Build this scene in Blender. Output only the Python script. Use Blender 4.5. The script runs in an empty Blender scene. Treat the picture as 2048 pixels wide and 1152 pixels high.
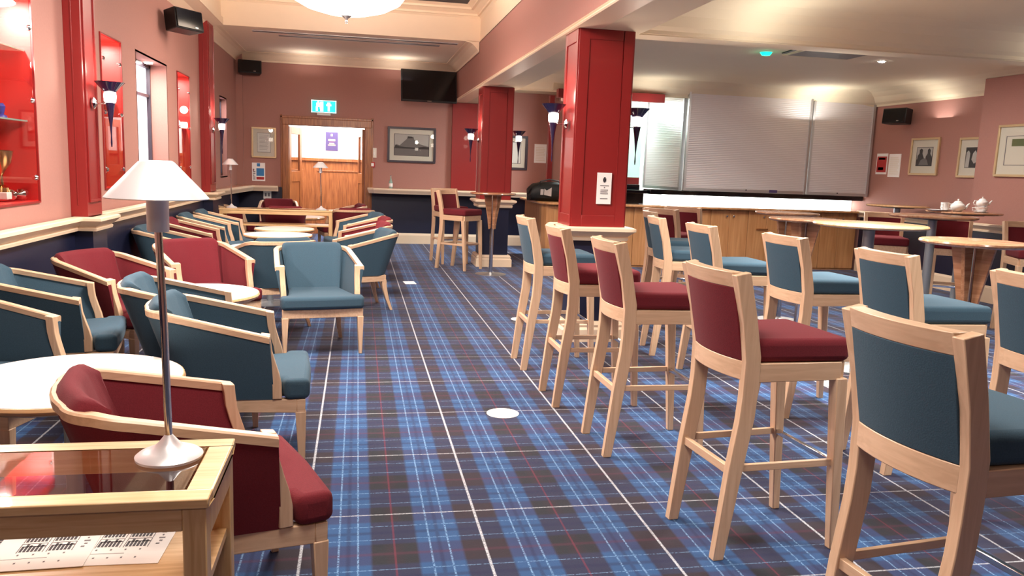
import bpy, bmesh, math, random
from mathutils import Matrix, Vector
random.seed(4)
PI = math.pi
scene = bpy.context.scene
COL = scene.collection
R = math.radians

# ------------------------------------------------------------------ materials
def lin(c):
    c = c/255.0
    return c/12.92 if c <= .04045 else ((c+.055)/1.055)**2.4
def rgb(r, g, b): return (lin(r), lin(g), lin(b), 1)
class NT:
    def __init__(s, name):
        s.m = bpy.data.materials.new(name); s.m.use_nodes = True
        s.t = s.m.node_tree; s.b = s.t.nodes['Principled BSDF']
    def n(s, typ, **kw):
        o = s.t.nodes.new(typ)
        for k, v in kw.items(): setattr(o, k, v)
        return o
    def l(s, a, b): s.t.links.new(a, b)
    def math(s, op, a, b=None, c=None):
        o = s.n('ShaderNodeMath', operation=op)
        for i, v in enumerate((a, b, c)):
            if v is None: continue
            if isinstance(v, (int, float)): o.inputs[i].default_value = v
            else: s.l(v, o.inputs[i])
        return o.outputs[0]
    def mix(s, f, a, b, mode='MIX'):
        o = s.n('ShaderNodeMix', data_type='RGBA', blend_type=mode)
        for i, v in ((0, f), (6, a), (7, b)):
            if isinstance(v, (int, float)): o.inputs[i].default_value = v
            elif isinstance(v, tuple): o.inputs[i].default_value = v
            else: s.l(v, o.inputs[i])
        return o.outputs[2]
def plain(name, c, rough=.5, metal=0, spec=.5, coat=0, em=None, ems=0, noise=0, nscale=40, bump=0, alpha=1, trans=0):
    k = NT(name); b = k.b
    b.inputs['Base Color'].default_value = c
    b.inputs['Roughness'].default_value = rough
    b.inputs['Metallic'].default_value = metal
    b.inputs['Specular IOR Level'].default_value = spec
    b.inputs['Coat Weight'].default_value = coat
    b.inputs['Transmission Weight'].default_value = trans
    if em: b.inputs['Emission Color'].default_value = em; b.inputs['Emission Strength'].default_value = ems
    if noise or bump:
        tc = k.n('ShaderNodeTexCoord'); nz = k.n('ShaderNodeTexNoise')
        nz.inputs['Scale'].default_value = nscale; nz.inputs['Detail'].default_value = 3
        k.l(tc.outputs['Object'], nz.inputs['Vector'])
        if noise:
            d = tuple(x*(1-noise) for x in c[:3])+(1,); e = tuple(min(1, x*(1+noise)) for x in c[:3])+(1,)
            k.l(k.mix(nz.outputs['Fac'], d, e), b.inputs['Base Color'])
        if bump:
            bp = k.n('ShaderNodeBump'); bp.inputs['Strength'].default_value = bump; bp.inputs['Distance'].default_value = .004
            k.l(nz.outputs['Fac'], bp.inputs['Height']); k.l(bp.outputs[0], b.inputs['Normal'])
    return k.m
def wood(name, c1, c2, rough=.4, axis='X', scale=6, coat=.1):
    k = NT(name); tc = k.n('ShaderNodeTexCoord'); mp = k.n('ShaderNodeMapping')
    st = {'X': (.6, 9, 9), 'Y': (9, .6, 9), 'Z': (9, 9, .6)}[axis]
    mp.inputs['Scale'].default_value = st
    k.l(tc.outputs['Object'], mp.inputs[0])
    nz = k.n('ShaderNodeTexNoise'); nz.inputs['Scale'].default_value = scale; nz.inputs['Detail'].default_value = 6; nz.inputs['Distortion'].default_value = .6
    k.l(mp.outputs[0], nz.inputs['Vector'])
    cr = k.n('ShaderNodeValToRGB'); cr.color_ramp.elements[0].position = .35; cr.color_ramp.elements[1].position = .68
    cr.color_ramp.elements[0].color = c1; cr.color_ramp.elements[1].color = c2
    k.l(nz.outputs['Fac'], cr.inputs[0]); k.l(cr.outputs[0], k.b.inputs['Base Color'])
    k.b.inputs['Roughness'].default_value = rough; k.b.inputs['Coat Weight'].default_value = coat
    bp = k.n('ShaderNodeBump'); bp.inputs['Strength'].default_value = .06; bp.inputs['Distance'].default_value = .002
    k.l(nz.outputs['Fac'], bp.inputs['Height']); k.l(bp.outputs[0], k.b.inputs['Normal'])
    return k.m
def fabric(name, c, sheen=.3):
    k = NT(name); tc = k.n('ShaderNodeTexCoord')
    nz = k.n('ShaderNodeTexNoise'); nz.inputs['Scale'].default_value = 260; nz.inputs['Detail'].default_value = 2
    n2 = k.n('ShaderNodeTexNoise'); n2.inputs['Scale'].default_value = 7
    k.l(tc.outputs['Object'], nz.inputs['Vector']); k.l(tc.outputs['Object'], n2.inputs['Vector'])
    d = tuple(x*.72 for x in c[:3])+(1,); e = tuple(min(1, x*1.25) for x in c[:3])+(1,)
    a = k.mix(nz.outputs['Fac'], d, e)
    k.l(k.mix(k.math('MULTIPLY', n2.outputs['Fac'], .12), a, (c[0]*.6+.05, c[1]*.6+.05, c[2]*.6+.05, 1)), k.b.inputs['Base Color'])
    k.b.inputs['Roughness'].default_value = .9; k.b.inputs['Specular IOR Level'].default_value = .15
    k.b.inputs['Sheen Weight'].default_value = sheen
    bp = k.n('ShaderNodeBump'); bp.inputs['Strength'].default_value = .25; bp.inputs['Distance'].default_value = .002
    k.l(nz.outputs['Fac'], bp.inputs['Height']); k.l(bp.outputs[0], k.b.inputs['Normal'])
    return k.m
def tartan():
    k = NT('tartan_carpet'); tc = k.n('ShaderNodeTexCoord'); sp = k.n('ShaderNodeSeparateXYZ')
    nz0 = k.n('ShaderNodeTexNoise'); nz0.inputs['Scale'].default_value = 300
    k.l(tc.outputs['Object'], nz0.inputs['Vector'])
    k.l(tc.outputs['Object'], sp.inputs[0])
    jit = k.math('MULTIPLY', k.math('SUBTRACT', nz0.outputs['Fac'], .5), .006)
    def m_of(sock, off, per):
        v = k.math('ADD', k.math('SUBTRACT', sock, off), jit)
        return k.math('PINGPONG', v, per/2)
    def band(m, c, hw, soft=.0015):
        d = k.math('ABSOLUTE', k.math('SUBTRACT', m, c))
        o = k.n('ShaderNodeMapRange'); o.inputs[1].default_value = hw-soft; o.inputs[2].default_value = hw+soft
        o.inputs[3].default_value = 1; o.inputs[4].default_value = 0
        k.l(d, o.inputs[0]); return o.outputs[0]
    mx = m_of(sp.outputs[0], -.205, .718); my = m_of(sp.outputs[1], 3.31, .716)
    bx = band(mx, .18, .088, .006); by = band(my, .175, .10, .008)
    tx = k.math('MAXIMUM', band(mx, .143, .0035), band(mx, .217, .0035)); ty = k.math('MAXIMUM', band(my, .115, .003), band(my, .235, .003))
    Bx = band(mx, 0, .0055); By = band(my, 0, .0045)
    rx = band(mx, .359, .004); ry = band(my, .358, .010, .006)
    nx = band(mx, .18, .008, .004); ny = band(my, .175, .012, .006)
    dark = rgb(40, 31, 34); green = rgb(28, 32, 33); mid = rgb(34, 42, 64); bri = rgb(38, 78, 122)
    n2 = k.n('ShaderNodeTexNoise'); n2.inputs['Scale'].default_value = 2.2; k.l(tc.outputs['Object'], n2.inputs['Vector'])
    base = k.mix(band(mx, .30, .035, .02), dark, green)
    c = k.mix(bx, k.mix(by, base, rgb(34, 40, 64)), k.mix(by, rgb(42, 58, 96), bri))
    c = k.mix(k.math('MULTIPLY', k.math('MAXIMUM', nx, ny), .45), c, rgb(18, 24, 60))
    c = k.mix(k.math('MULTIPLY', ry, .4), c, rgb(84, 34, 52)); c = k.mix(k.math('MULTIPLY', rx, .5), c, rgb(116, 40, 56))
    # woven dashes
    wv = k.n('ShaderNodeTexNoise'); wv.inputs['Scale'].default_value = 120; wv.inputs['Detail'].default_value = 1
    k.l(tc.outputs['Object'], wv.inputs['Vector'])
    dash = k.n('ShaderNodeMapRange'); dash.inputs[1].default_value = .36; dash.inputs[2].default_value = .56; k.l(wv.outputs['Fac'], dash.inputs[0])
    ln = k.math('MULTIPLY', k.math('MAXIMUM', k.math('MULTIPLY', ty, .35), k.math('MULTIPLY', tx, .5)), dash.outputs[0])
    c = k.mix(ln, c, rgb(150, 195, 235))
    lb = k.math('MULTIPLY', k.math('MAXIMUM', k.math('MULTIPLY', By, .6), k.math('MULTIPLY', Bx, .85)), k.math('ADD', k.math('MULTIPLY', dash.outputs[0], .6), .4))
    c = k.mix(lb, c, rgb(205, 208, 212))
    c = k.mix(.3, c, k.mix(nz0.outputs['Fac'], (0, 0, 0, 1), (.5, .5, .6, 1)), 'OVERLAY')
    k.l(c, k.b.inputs['Base Color']); k.b.inputs['Roughness'].default_value = .92; k.b.inputs['Specular IOR Level'].default_value = .12
    k.b.inputs['Sheen Weight'].default_value = .25; k.b.inputs['Sheen Tint'].default_value = (.75, .75, 1, 1)
    bp = k.n('ShaderNodeBump'); bp.inputs['Strength'].default_value = .35; bp.inputs['Distance'].default_value = .003
    k.l(nz0.outputs['Fac'], bp.inputs['Height']); k.l(bp.outputs[0], k.b.inputs['Normal'])
    return k.m
M = {}
M['carpet'] = tartan()
M['beech'] = wood('beech', rgb(206, 170, 138), rgb(222, 188, 156), .38)
M['beechz'] = wood('beech_upright', rgb(206, 170, 138), rgb(222, 188, 156), .38, 'Z')
M['beechy'] = wood('beech_cross', rgb(206, 170, 138), rgb(222, 188, 156), .38, 'Y')
M['oak'] = wood('oak', rgb(202, 162, 112), rgb(224, 190, 142), .35, 'X', 8)
M['oakz'] = wood('oak_upright', rgb(196, 156, 106), rgb(218, 184, 136), .35, 'Z', 8)
M['doorwood'] = wood('door_wood', rgb(138, 80, 46), rgb(178, 112, 66), .3, 'Z', 5, .3)
M['barwood'] = wood('bar_wood', rgb(190, 134, 86), rgb(212, 158, 108), .3, 'Z', 2, .3)
M['topwood'] = wood('table_wood', rgb(164, 114, 82), rgb(192, 142, 106), .25, 'X', 5, .4)
M['palewood'] = wood('table_pale_wood', rgb(206, 160, 112), rgb(226, 184, 138), .25, 'X', 5, .4)
M['red'] = fabric('burgundy_fabric', rgb(108, 33, 42), .04)
M['teal'] = fabric('teal_fabric', rgb(58, 82, 98), .06)
M['laminate'] = plain('cream_laminate', rgb(250, 244, 236), .28, coat=.3)
M['wall'] = plain('pink_wallpaper', rgb(170, 122, 112), .8, noise=.06, nscale=60, bump=.15)
M['cream'] = plain('cream_paint', rgb(240, 216, 188), .45, noise=.02, nscale=8)
M['ceil'] = plain('ceiling_paint', rgb(236, 214, 190), .75, noise=.03, nscale=2)
M['ceilr'] = plain('ceiling_paint_bar', rgb(226, 212, 184), .75, noise=.03, nscale=2)
M['redpaint'] = plain('red_gloss_paint', rgb(140, 34, 34), .36, coat=.1, noise=.03, nscale=3)
M['nichered'] = plain('red_lining', rgb(206, 40, 36), .45, noise=.04, nscale=5)
M['navy'] = plain('navy_paint', rgb(22, 26, 52), .4, noise=.1, nscale=4)
M['navyceil'] = plain('navy_ceiling_paint', rgb(34, 34, 48), .6)
M['black'] = plain('black_plastic', rgb(14, 13, 15), .45)
M['screen'] = plain('screen_glass', rgb(10, 9, 12), .12)
M['bargloss'] = plain('black_gloss_stone', rgb(10, 10, 16), .08, noise=.3, nscale=200)
M['chrome'] = plain('chrome', rgb(210, 210, 212), .12, metal=1)
M['steel'] = plain('brushed_steel', rgb(205, 206, 208), .42, metal=1)
M['greypole'] = plain('grey_steel_paint', rgb(150, 158, 166), .4, metal=.5)
M['lampmetal'] = plain('pale_lamp_metal', rgb(238, 238, 242), .34, metal=.45)
M['shutter'] = None
M['white'] = plain('white_paint', rgb(240, 238, 234), .5)
M['paper'] = plain('white_paper', rgb(246, 244, 242), .7)
M['ink'] = plain('dark_ink', rgb(52, 48, 56), .7)
M['ink2'] = plain('grey_ink', rgb(120, 116, 120), .7)
M['inkred'] = plain('red_ink', rgb(180, 50, 50), .7)
M['inkblue'] = plain('blue_ink', rgb(60, 130, 190), .7)
M['purple'] = plain('purple_print', rgb(74, 62, 110), .6)
M['orange'] = plain('orange_print', rgb(230, 170, 130), .6)
M['mount'] = plain('cream_mount_board', rgb(232, 224, 212), .7)
M['gold'] = plain('pale_gold_frame', rgb(206, 180, 140), .35, metal=.4)
M['darkframe'] = plain('dark_frame', rgb(52, 44, 56), .35)
M['photo_l'] = plain('photo_light_grey', rgb(196, 190, 188), .4)
M['photo_m'] = plain('photo_mid_grey', rgb(120, 114, 114), .4)
M['photo_d'] = plain('photo_dark_grey', rgb(52, 48, 50), .4)
M['photo_g'] = plain('photo_green', rgb(110, 120, 84), .4)
M['china'] = plain('white_china', rgb(246, 244, 244), .15, coat=.5)
M['bag'] = plain('black_nylon', rgb(20, 20, 22), .55, noise=.3, nscale=15, bump=.6)
M['baggrey'] = plain('grey_nylon', rgb(70, 70, 74), .5, noise=.2, nscale=15)
M['brass'] = plain('brass', rgb(214, 160, 110), .2, metal=1)
M['silver'] = plain('silverware', rgb(225, 222, 220), .12, metal=1)
M['bluec'] = plain('blue_enamel', rgb(60, 60, 150), .3)
M['sconce'] = plain('dark_violet_glass', rgb(38, 30, 62), .15, coat=.6)
M['bulb'] = plain('sconce_bulb', rgb(255, 240, 225), .4, em=(1, .85, .7, 1), ems=14)
M['bowl'] = plain('glowing_bowl_glass', rgb(255, 240, 220), .4, em=(1, .80, .62, 1), ems=12)
M['spotlens'] = plain('spot_lens', rgb(255, 250, 240), .4, em=(1, .95, .88, 1), ems=40)
M['barlight'] = plain('fluorescent_diffuser', rgb(250, 255, 255), .4, em=(.92, 1, .98, 1), ems=9)
M['winglow'] = plain('daylit_window_glass', rgb(240, 235, 245), .3, em=(.95, .88, 1, 1), ems=.9)
M['exitgreen'] = plain('exit_sign_teal', rgb(20, 190, 180), .4, em=(.0, .75, .70, 1), ems=1.1)
M['exitwhite'] = plain('exit_sign_white', rgb(240, 250, 250), .4, em=(.85, 1, 1, 1), ems=1.3)
M['greenled'] = plain('green_lamp', rgb(40, 230, 170), .4, em=(.0, 1, .42, 1), ems=3)
M['tealglass'] = plain('pale_green_glass', rgb(190, 225, 215), .1, trans=.6)
def mk_glass():
    k = NT('clear_glass'); t = k.t
    gl = k.n('ShaderNodeBsdfGlossy'); gl.inputs['Roughness'].default_value = .02
    tr = k.n('ShaderNodeBsdfTransparent'); tr.inputs[0].default_value = (.93, .94, .93, 1)
    fr = k.n('ShaderNodeFresnel'); fr.inputs[0].default_value = 1.5; ge = k.n('ShaderNodeNewGeometry')
    mx = k.n('ShaderNodeMixShader'); k.l(k.math('MULTIPLY', fr.outputs[0], k.math('SUBTRACT', 1, ge.outputs['Backfacing'])), mx.inputs[0]); k.l(tr.outputs[0], mx.inputs[1]); k.l(gl.outputs[0], mx.inputs[2])
    k.l(mx.outputs[0], t.nodes['Material Output'].inputs[0]); return k.m
M['glass'] = mk_glass()
def mk_table_glass():
    k = NT('tinted_table_glass'); t = k.t
    gl = k.n('ShaderNodeBsdfGlossy'); gl.inputs['Roughness'].default_value = .03
    tr = k.n('ShaderNodeBsdfTransparent'); tr.inputs[0].default_value = (.86, .80, .77, 1)
    fr = k.n('ShaderNodeFresnel'); fr.inputs[0].default_value = 1.9; ge = k.n('ShaderNodeNewGeometry')
    mx = k.n('ShaderNodeMixShader'); k.l(k.math('MULTIPLY', fr.outputs[0], k.math('SUBTRACT', 1, ge.outputs['Backfacing'])), mx.inputs[0]); k.l(tr.outputs[0], mx.inputs[1]); k.l(gl.outputs[0], mx.inputs[2])
    k.l(mx.outputs[0], t.nodes['Material Output'].inputs[0]); return k.m
M['tglass'] = mk_table_glass()
def mk_shutter():
    k = NT('slatted_shutter'); tc = k.n('ShaderNodeTexCoord'); wv = k.n('ShaderNodeTexWave'); wv.bands_direction = 'Z'
    wv.inputs['Scale'].default_value = 11; k.l(tc.outputs['Object'], wv.inputs['Vector'])
    bp = k.n('ShaderNodeBump'); bp.inputs['Strength'].default_value = .3; bp.inputs['Distance'].default_value = .004
    k.l(wv.outputs['Fac'], bp.inputs['Height']); k.l(bp.outputs[0], k.b.inputs['Normal'])
    k.b.inputs['Base Color'].default_value = rgb(226, 222, 224); k.b.inputs['Roughness'].default_value = .42; k.b.inputs['Metallic'].default_value = .35
    return k.m
M['shutter'] = mk_shutter()

# ------------------------------------------------------------------ mesh helper
class MB:
    def __init__(s): s.v = []; s.f = []; s.mi = []; s.cur = 0
    def mat(s, i): s.cur = i; return s
    def add(s, vs, fs):
        o = len(s.v); s.v += [tuple(v) for v in vs]
        for f in fs: s.f.append(tuple(i+o for i in f)); s.mi.append(s.cur)
        return s
    def box(s, x0, x1, y0, y1, z0, z1):
        vs = [(x0, y0, z0), (x1, y0, z0), (x1, y1, z0), (x0, y1, z0), (x0, y0, z1), (x1, y0, z1), (x1, y1, z1), (x0, y1, z1)]
        return s.add(vs, [(0, 3, 2, 1), (4, 5, 6, 7), (0, 1, 5, 4), (1, 2, 6, 5), (2, 3, 7, 6), (3, 0, 4, 7)])
    def hexa(s, a, b):
        """a, b: lists of 4 points, bottom and top, counter-clockwise"""
        return s.add(list(a)+list(b), [(0, 3, 2, 1), (4, 5, 6, 7), (0, 1, 5, 4), (1, 2, 6, 5), (2, 3, 7, 6), (3, 0, 4, 7)])
    def bar(s, p, q, w, h, w2=None, h2=None, up=(0, 0, 1)):
        p = Vector(p); q = Vector(q); d = (q-p).normalized(); u = Vector(up)
        if abs(d.dot(u)) > .98: u = Vector((1, 0, 0))
        sx = d.cross(u).normalized(); sy = sx.cross(d).normalized()
        w2 = w if w2 is None else w2; h2 = h if h2 is None else h2
        def rg(c, w, h): return [c-sx*w/2-sy*h/2, c+sx*w/2-sy*h/2, c+sx*w/2+sy*h/2, c-sx*w/2+sy*h/2]
        return s.hexa(rg(p, w, h), rg(q, w2, h2))
    def prism(s, pts, z0, z1, axis='z'):
        n = len(pts)
        mp = {'z': lambda a, b, c: (a, b, c), 'y': lambda a, b, c: (a, c, b), 'x': lambda a, b, c: (c, a, b)}[axis]
        vs = [mp(a, b, z0) for a, b in pts]+[mp(a, b, z1) for a, b in pts]
        fs = [tuple(range(n-1, -1, -1)), tuple(range(n, 2*n))]+[(i, (i+1) % n, n+(i+1) % n, n+i) for i in range(n)]
        return s.add(vs, fs)
    def rings(s, rings, closed=True, caps=True):
        n = len(rings[0]); vs = [p for r in rings for p in r]; fs = []
        for k in range(len(rings)-1):
            for i in range(n if closed else n-1):
                j = (i+1) % n
                fs.append((k*n+i, k*n+j, (k+1)*n+j, (k+1)*n+i))
        if caps and closed:
            fs.append(tuple(range(n-1, -1, -1))); fs.append(tuple((len(rings)-1)*n+i for i in range(n)))
        return s.add(vs, fs)
    def lathe(s, prof, seg=24, c=(0, 0, 0), caps=True):
        rs = [[(c[0]+r*math.cos(2*PI*i/seg), c[1]+r*math.sin(2*PI*i/seg), c[2]+z) for i in range(seg)] for r, z in prof]
        return s.rings(rs, caps=caps)
    def cyl(s, x, y, z0, z1, r, seg=20): return s.lathe([(r, z0), (r, z1)], seg, (x, y, 0))
    def tube(s, path, r, seg=10):
        P = [Vector(p) for p in path]; rs = []
        for i, p in enumerate(P):
            d = (P[min(i+1, len(P)-1)]-P[max(i-1, 0)]).normalized()
            u = Vector((0, 0, 1)) if abs(d.z) < .9 else Vector((1, 0, 0))
            a = d.cross(u).normalized(); b = a.cross(d)
            rr = r[i] if isinstance(r, (list, tuple)) else r
            rs.append([p+a*rr*math.cos(2*PI*k/seg)+b*rr*math.sin(2*PI*k/seg) for k in range(seg)])
        return s.rings(rs)
    def sweep(s, path, prof, closed=False):
        """path of (x, y); prof of (offset to the left of travel, z); mitred"""
        n = len(path); rs = []
        for i in range(n):
            p = Vector(path[i])
            if closed: a = Vector(path[i-1]); b = Vector(path[(i+1) % n])
            else: a = Vector(path[max(i-1, 0)]); b = Vector(path[min(i+1, n-1)])
            d0 = (p-a).normalized() if (p-a).length > 1e-6 else (b-p).normalized()
            d1 = (b-p).normalized() if (b-p).length > 1e-6 else d0
            n0 = Vector((-d0.y, d0.x)); n1 = Vector((-d1.y, d1.x)); m = (n0+n1).normalized(); k = 1/max(.3, m.dot(n0))
            rs.append([(p.x+m.x*k*o, p.y+m.y*k*o, z) for o, z in prof])
        if closed: rs.append(rs[0])
        return s.rings(rs, caps=not closed)
    def build(s, name, mats, parent=None, bevel=0, seg=2, smooth=False, subsurf=0, loc=None, rz=0, rot=None):
        me = bpy.data.meshes.new(name); me.from_pydata(s.v, [], s.f)
        if not isinstance(mats, (list, tuple)): mats = [mats]
        for m in mats: me.materials.append(m)
        for p, i in zip(me.polygons, s.mi): p.material_index = i
        bm = bmesh.new(); bm.from_mesh(me); bmesh.ops.remove_doubles(bm, verts=bm.verts, dist=1e-5)
        bmesh.ops.recalc_face_normals(bm, faces=bm.faces); bm.to_mesh(me); bm.free()
        o = bpy.data.objects.new(name, me); COL.objects.link(o)
        if parent: o.parent = parent
        if loc: o.location = loc
        if rz: o.rotation_euler.z = rz
        if rot: o.rotation_euler = rot
        if bevel:
            b = o.modifiers.new('Bevel', 'BEVEL'); b.width = bevel; b.segments = seg; b.limit_method = 'ANGLE'; b.angle_limit = R(35)
        if subsurf:
            u = o.modifiers.new('Sub', 'SUBSURF'); u.levels = subsurf; u.render_levels = subsurf
        if smooth or bevel or subsurf:
            me.shade_smooth() if not bevel else me.shade_smooth()
            if not subsurf:
                try: me.set_sharp_from_angle(angle=R(40))
                except Exception: pass
        return o
def tag(o, label, cat, group=None):
    o['label'] = label; o['category'] = cat
    if group: o['group'] = group
    return o
def thing(name, label, cat, loc=(0, 0, 0), rz=0, group=None):
    o = bpy.data.objects.new(name, None); COL.objects.link(o); o.location = loc; o.rotation_euler.z = rz
    o.empty_display_size = .1
    return tag(o, label, cat, group)
def struct(o): o['kind'] = 'structure'; return o
KIDS = {}
def kids(o): return [c for c in bpy.data.objects if c.parent == o]
def dup(root, loc, rz, label, group=None):
    r = root.copy(); COL.objects.link(r); r.location = loc; r.rotation_euler.z = rz; r['label'] = label
    if group: r['group'] = group
    def rec(src, dst):
        for ch in KIDS.setdefault(src.name, kids(src)):
            c = ch.copy(); COL.objects.link(c); c.parent = dst; rec(ch, c)
    rec(root, r)
    return r

# ------------------------------------------------------------------ camera (pinhole solved from the room's own vanishing lines)
RM = ((0.981716, -0.00773, -0.190193), (-0.186826, 0.152251, -0.970523), (0.036459, 0.988312, 0.148023))
cam = bpy.data.cameras.new('camera'); cam.sensor_width = 36; cam.lens = 28.125; cam.clip_start = .05
co = bpy.data.objects.new('camera', cam); COL.objects.link(co); scene.camera = co
mt = Matrix(RM).to_4x4(); mt.translation = (0, 0, 1.5); co.matrix_world = mt

# ------------------------------------------------------------------ room shell
YB = 15.4; YS = -3.0; XL = -2.15; XR = 8.3
struct(MB().box(-2.6, 9.2, YS-.1, 19.0, -.1, 0).build('floor', M['carpet']))
def wall_holes(name, x0, x1, y0, y1, z0, z1, holes, mat, axis='x'):
    """a wall with rectangular openings; along y when axis is 'x' (holes: a0, a1, z0, z1)"""
    m = MB(); A = sorted({y0, y1, *[h[0] for h in holes], *[h[1] for h in holes]}) if axis == 'x' else sorted({x0, x1, *[h[0] for h in holes], *[h[1] for h in holes]})
    Z = sorted({z0, z1, *[h[2] for h in holes], *[h[3] for h in holes]})
    for a, b in zip(A, A[1:]):
        for c, d in zip(Z, Z[1:]):
            if any(h[0] <= a+1e-6 and b <= h[1]+1e-6 and h[2] <= c+1e-6 and d <= h[3]+1e-6 for h in holes): continue
            if axis == 'x': m.box(x0, x1, a, b, c, d)
            else: m.box(a, b, y0, y1, c, d)
    return struct(m.build(name, mat))
CASES = [(4.55, 6.03, 1.16, 2.5), (7.52, 8.11, 1.2, 2.5), (10.48, 11.16, 1.2, 2.5)]
WREC = (8.66, 9.95, 1.12, 2.5); WREC2 = (13.55, 14.22, 1.2, 2.45)
wall_holes('wall_left', -2.2, XL, YS, YB+.1, 0, 3.5, CASES+[WREC, WREC2], M['wall'])
wall_holes('wall_back', -2.2, 2.95, YB, YB+.12, 0, 3.5, [(-1.25, .12, 0, 2.14)], M['wall'], 'y')
struct(MB().box(2.95, 4.3, YB, YB+.12, 0, 3.0).build('wall_back', M['wall']))
struct(MB().box(XL, -2.04, YB-.1, YB, 1.02, 3.37).build('trim_1', M['wall']))
struct(MB().box(XR, XR+.1, YS, 13.0, 0, 3.2).build('wall_right', M['wall']))
struct(MB().box(8.06, XR, 6.6, 9.42, 0, 2.88).build('wall_right', M['wall']))
struct(MB().box(-2.2, XR+.1, YS-.1, YS, 0, 3.9).build('wall_front', M['wall']))
# corridor beyond the doors
struct(MB().box(-2.2, 1.4, 17.2, 17.3, 0, 3.0).build('wall_corridor', M['white']))
struct(MB().box(-2.2, -2.1, 15.52, 17.2, 0, 3.0).box(1.3, 1.4, 15.52, 17.2, 0, 3.0).build('wall_corridor', M['white']))
struct(MB().box(-2.2, 1.4, 15.52, 17.3, 2.7, 2.8).build('ceiling_corridor', M['white']))
wp = MB().box(-2.1, 1.3, 17.14, 17.2, 0, 1.50).box(-2.1, 1.3, 17.10, 17.2, 1.50, 1.56)
for x0, x1 in ((-1.95, -1.1), (-.85, .12), (.35, 1.2)):
    wp.box(x0, x1, 17.125, 17.15, .2, .23).box(x0, x1, 17.125, 17.15, 1.29, 1.32).box(x0, x0+.03, 17.125, 17.15, .2, 1.3).box(x1-.03, x1, 17.125, 17.15, .2, 1.3)
struct(wp.build('trim_2', M['doorwood'], bevel=.004))
# ceilings
struct(MB().box(-2.2, 2.0, 12.41, YB, 3.372, 3.47).build('ceiling', M['ceil']))
struct(MB().box(-2.2, -1.9, 1.98, 12.41, 3.372, 3.47).build('ceiling', M['cream']))
struct(MB().box(-2.2, 2.0, 2.0, 12.6, 3.86, 3.95).build('ceiling', M['navyceil']))
struct(MB().box(-2.2, 2.0, YS, 1.98, 3.372, 3.47).build('ceiling', M['ceil']))
TR = MB(); tray = [(-1.93, 12.4), (-1.93, 2.0), (1.80, 2.0), (1.80, 12.4)]
TR.sweep(tray, [(-.04, 3.37), (0, 3.37), (0, 3.40), (.0, 3.70), (.03, 3.73), (.06, 3.73), (.06, 3.76), (.13, 3.80), (.17, 3.80), (.17, 3.83), (.24, 3.86), (-.04, 3.86)], closed=True)
struct(TR.build('trim_3', M['cream']))
# cornices along the far bay
CR = [(0, 3.22), (.015, 3.22), (.02, 3.25), (.05, 3.28), (.10, 3.33), (.15, 3.355), (.20, 3.36), (.20, 3.375), (0, 3.375)]
struct(MB().sweep([(1.79, 12.4), (1.79, YB), (XL, YB), (XL, 12.4)], CR).build('trim_4', M['cream']))
struct(MB().sweep([(XL, 12.4), (XL, 2.0)], [(0, 3.25), (.03, 3.27), (.1, 3.33), (.24, 3.372), (0, 3.372)]).build('trim_4', M['cream']))
# beams: the long one over the columns and the one across the bar room
struct(MB().box(1.80, 2.0, YS, YB, 2.70, 3.38).build('beam_long', M['wall']))
struct(MB().box(2.0, 2.38, YS, YB, 2.685, 3.0).build('beam_long', M['ceilr']))
struct(MB().sweep([(1.80, YS), (1.80, YB)], [(-.2, 2.685), (.02, 2.685), (.03, 2.695), (.02, 2.71), (.035, 2.72), (0, 2.74), (-.2, 2.74)]).build('trim_5', M['cream']))
struct(MB().box(2.38, XR, 6.88, 7.12, 2.69, 3.0).build('beam_cross', M['ceilr']))
struct(MB().box(2.0, XR+.2, YS, YB, 2.93, 3.03).build('ceiling', M['ceilr']))
cv = [(0, 2.70), (.02, 2.70), (.03, 2.73), (.08, 2.76), (.15, 2.84), (.26, 2.90), (.42, 2.935), (0, 2.94)]
struct(MB().sweep([(XR, 7.12), (XR, 12.0), (7.3, 12.3), (5.13, 12.3), (2.38, 12.5), (2.38, 7.12)], cv).build('trim_6', M['ceilr']))
struct(MB().sweep([(2.38, 6.88), (2.38, YS), ], cv).build('trim_6', M['ceilr']))
struct(MB().sweep([(XR, YS), (XR, 6.88), (2.38, 6.88)], cv).build('trim_6', M['ceilr']))
struct(MB().box(2.95, XR+.1, 12.32, 12.5, 2.72, 3.0).build('wall_bar', M['ceilr']))

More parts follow.
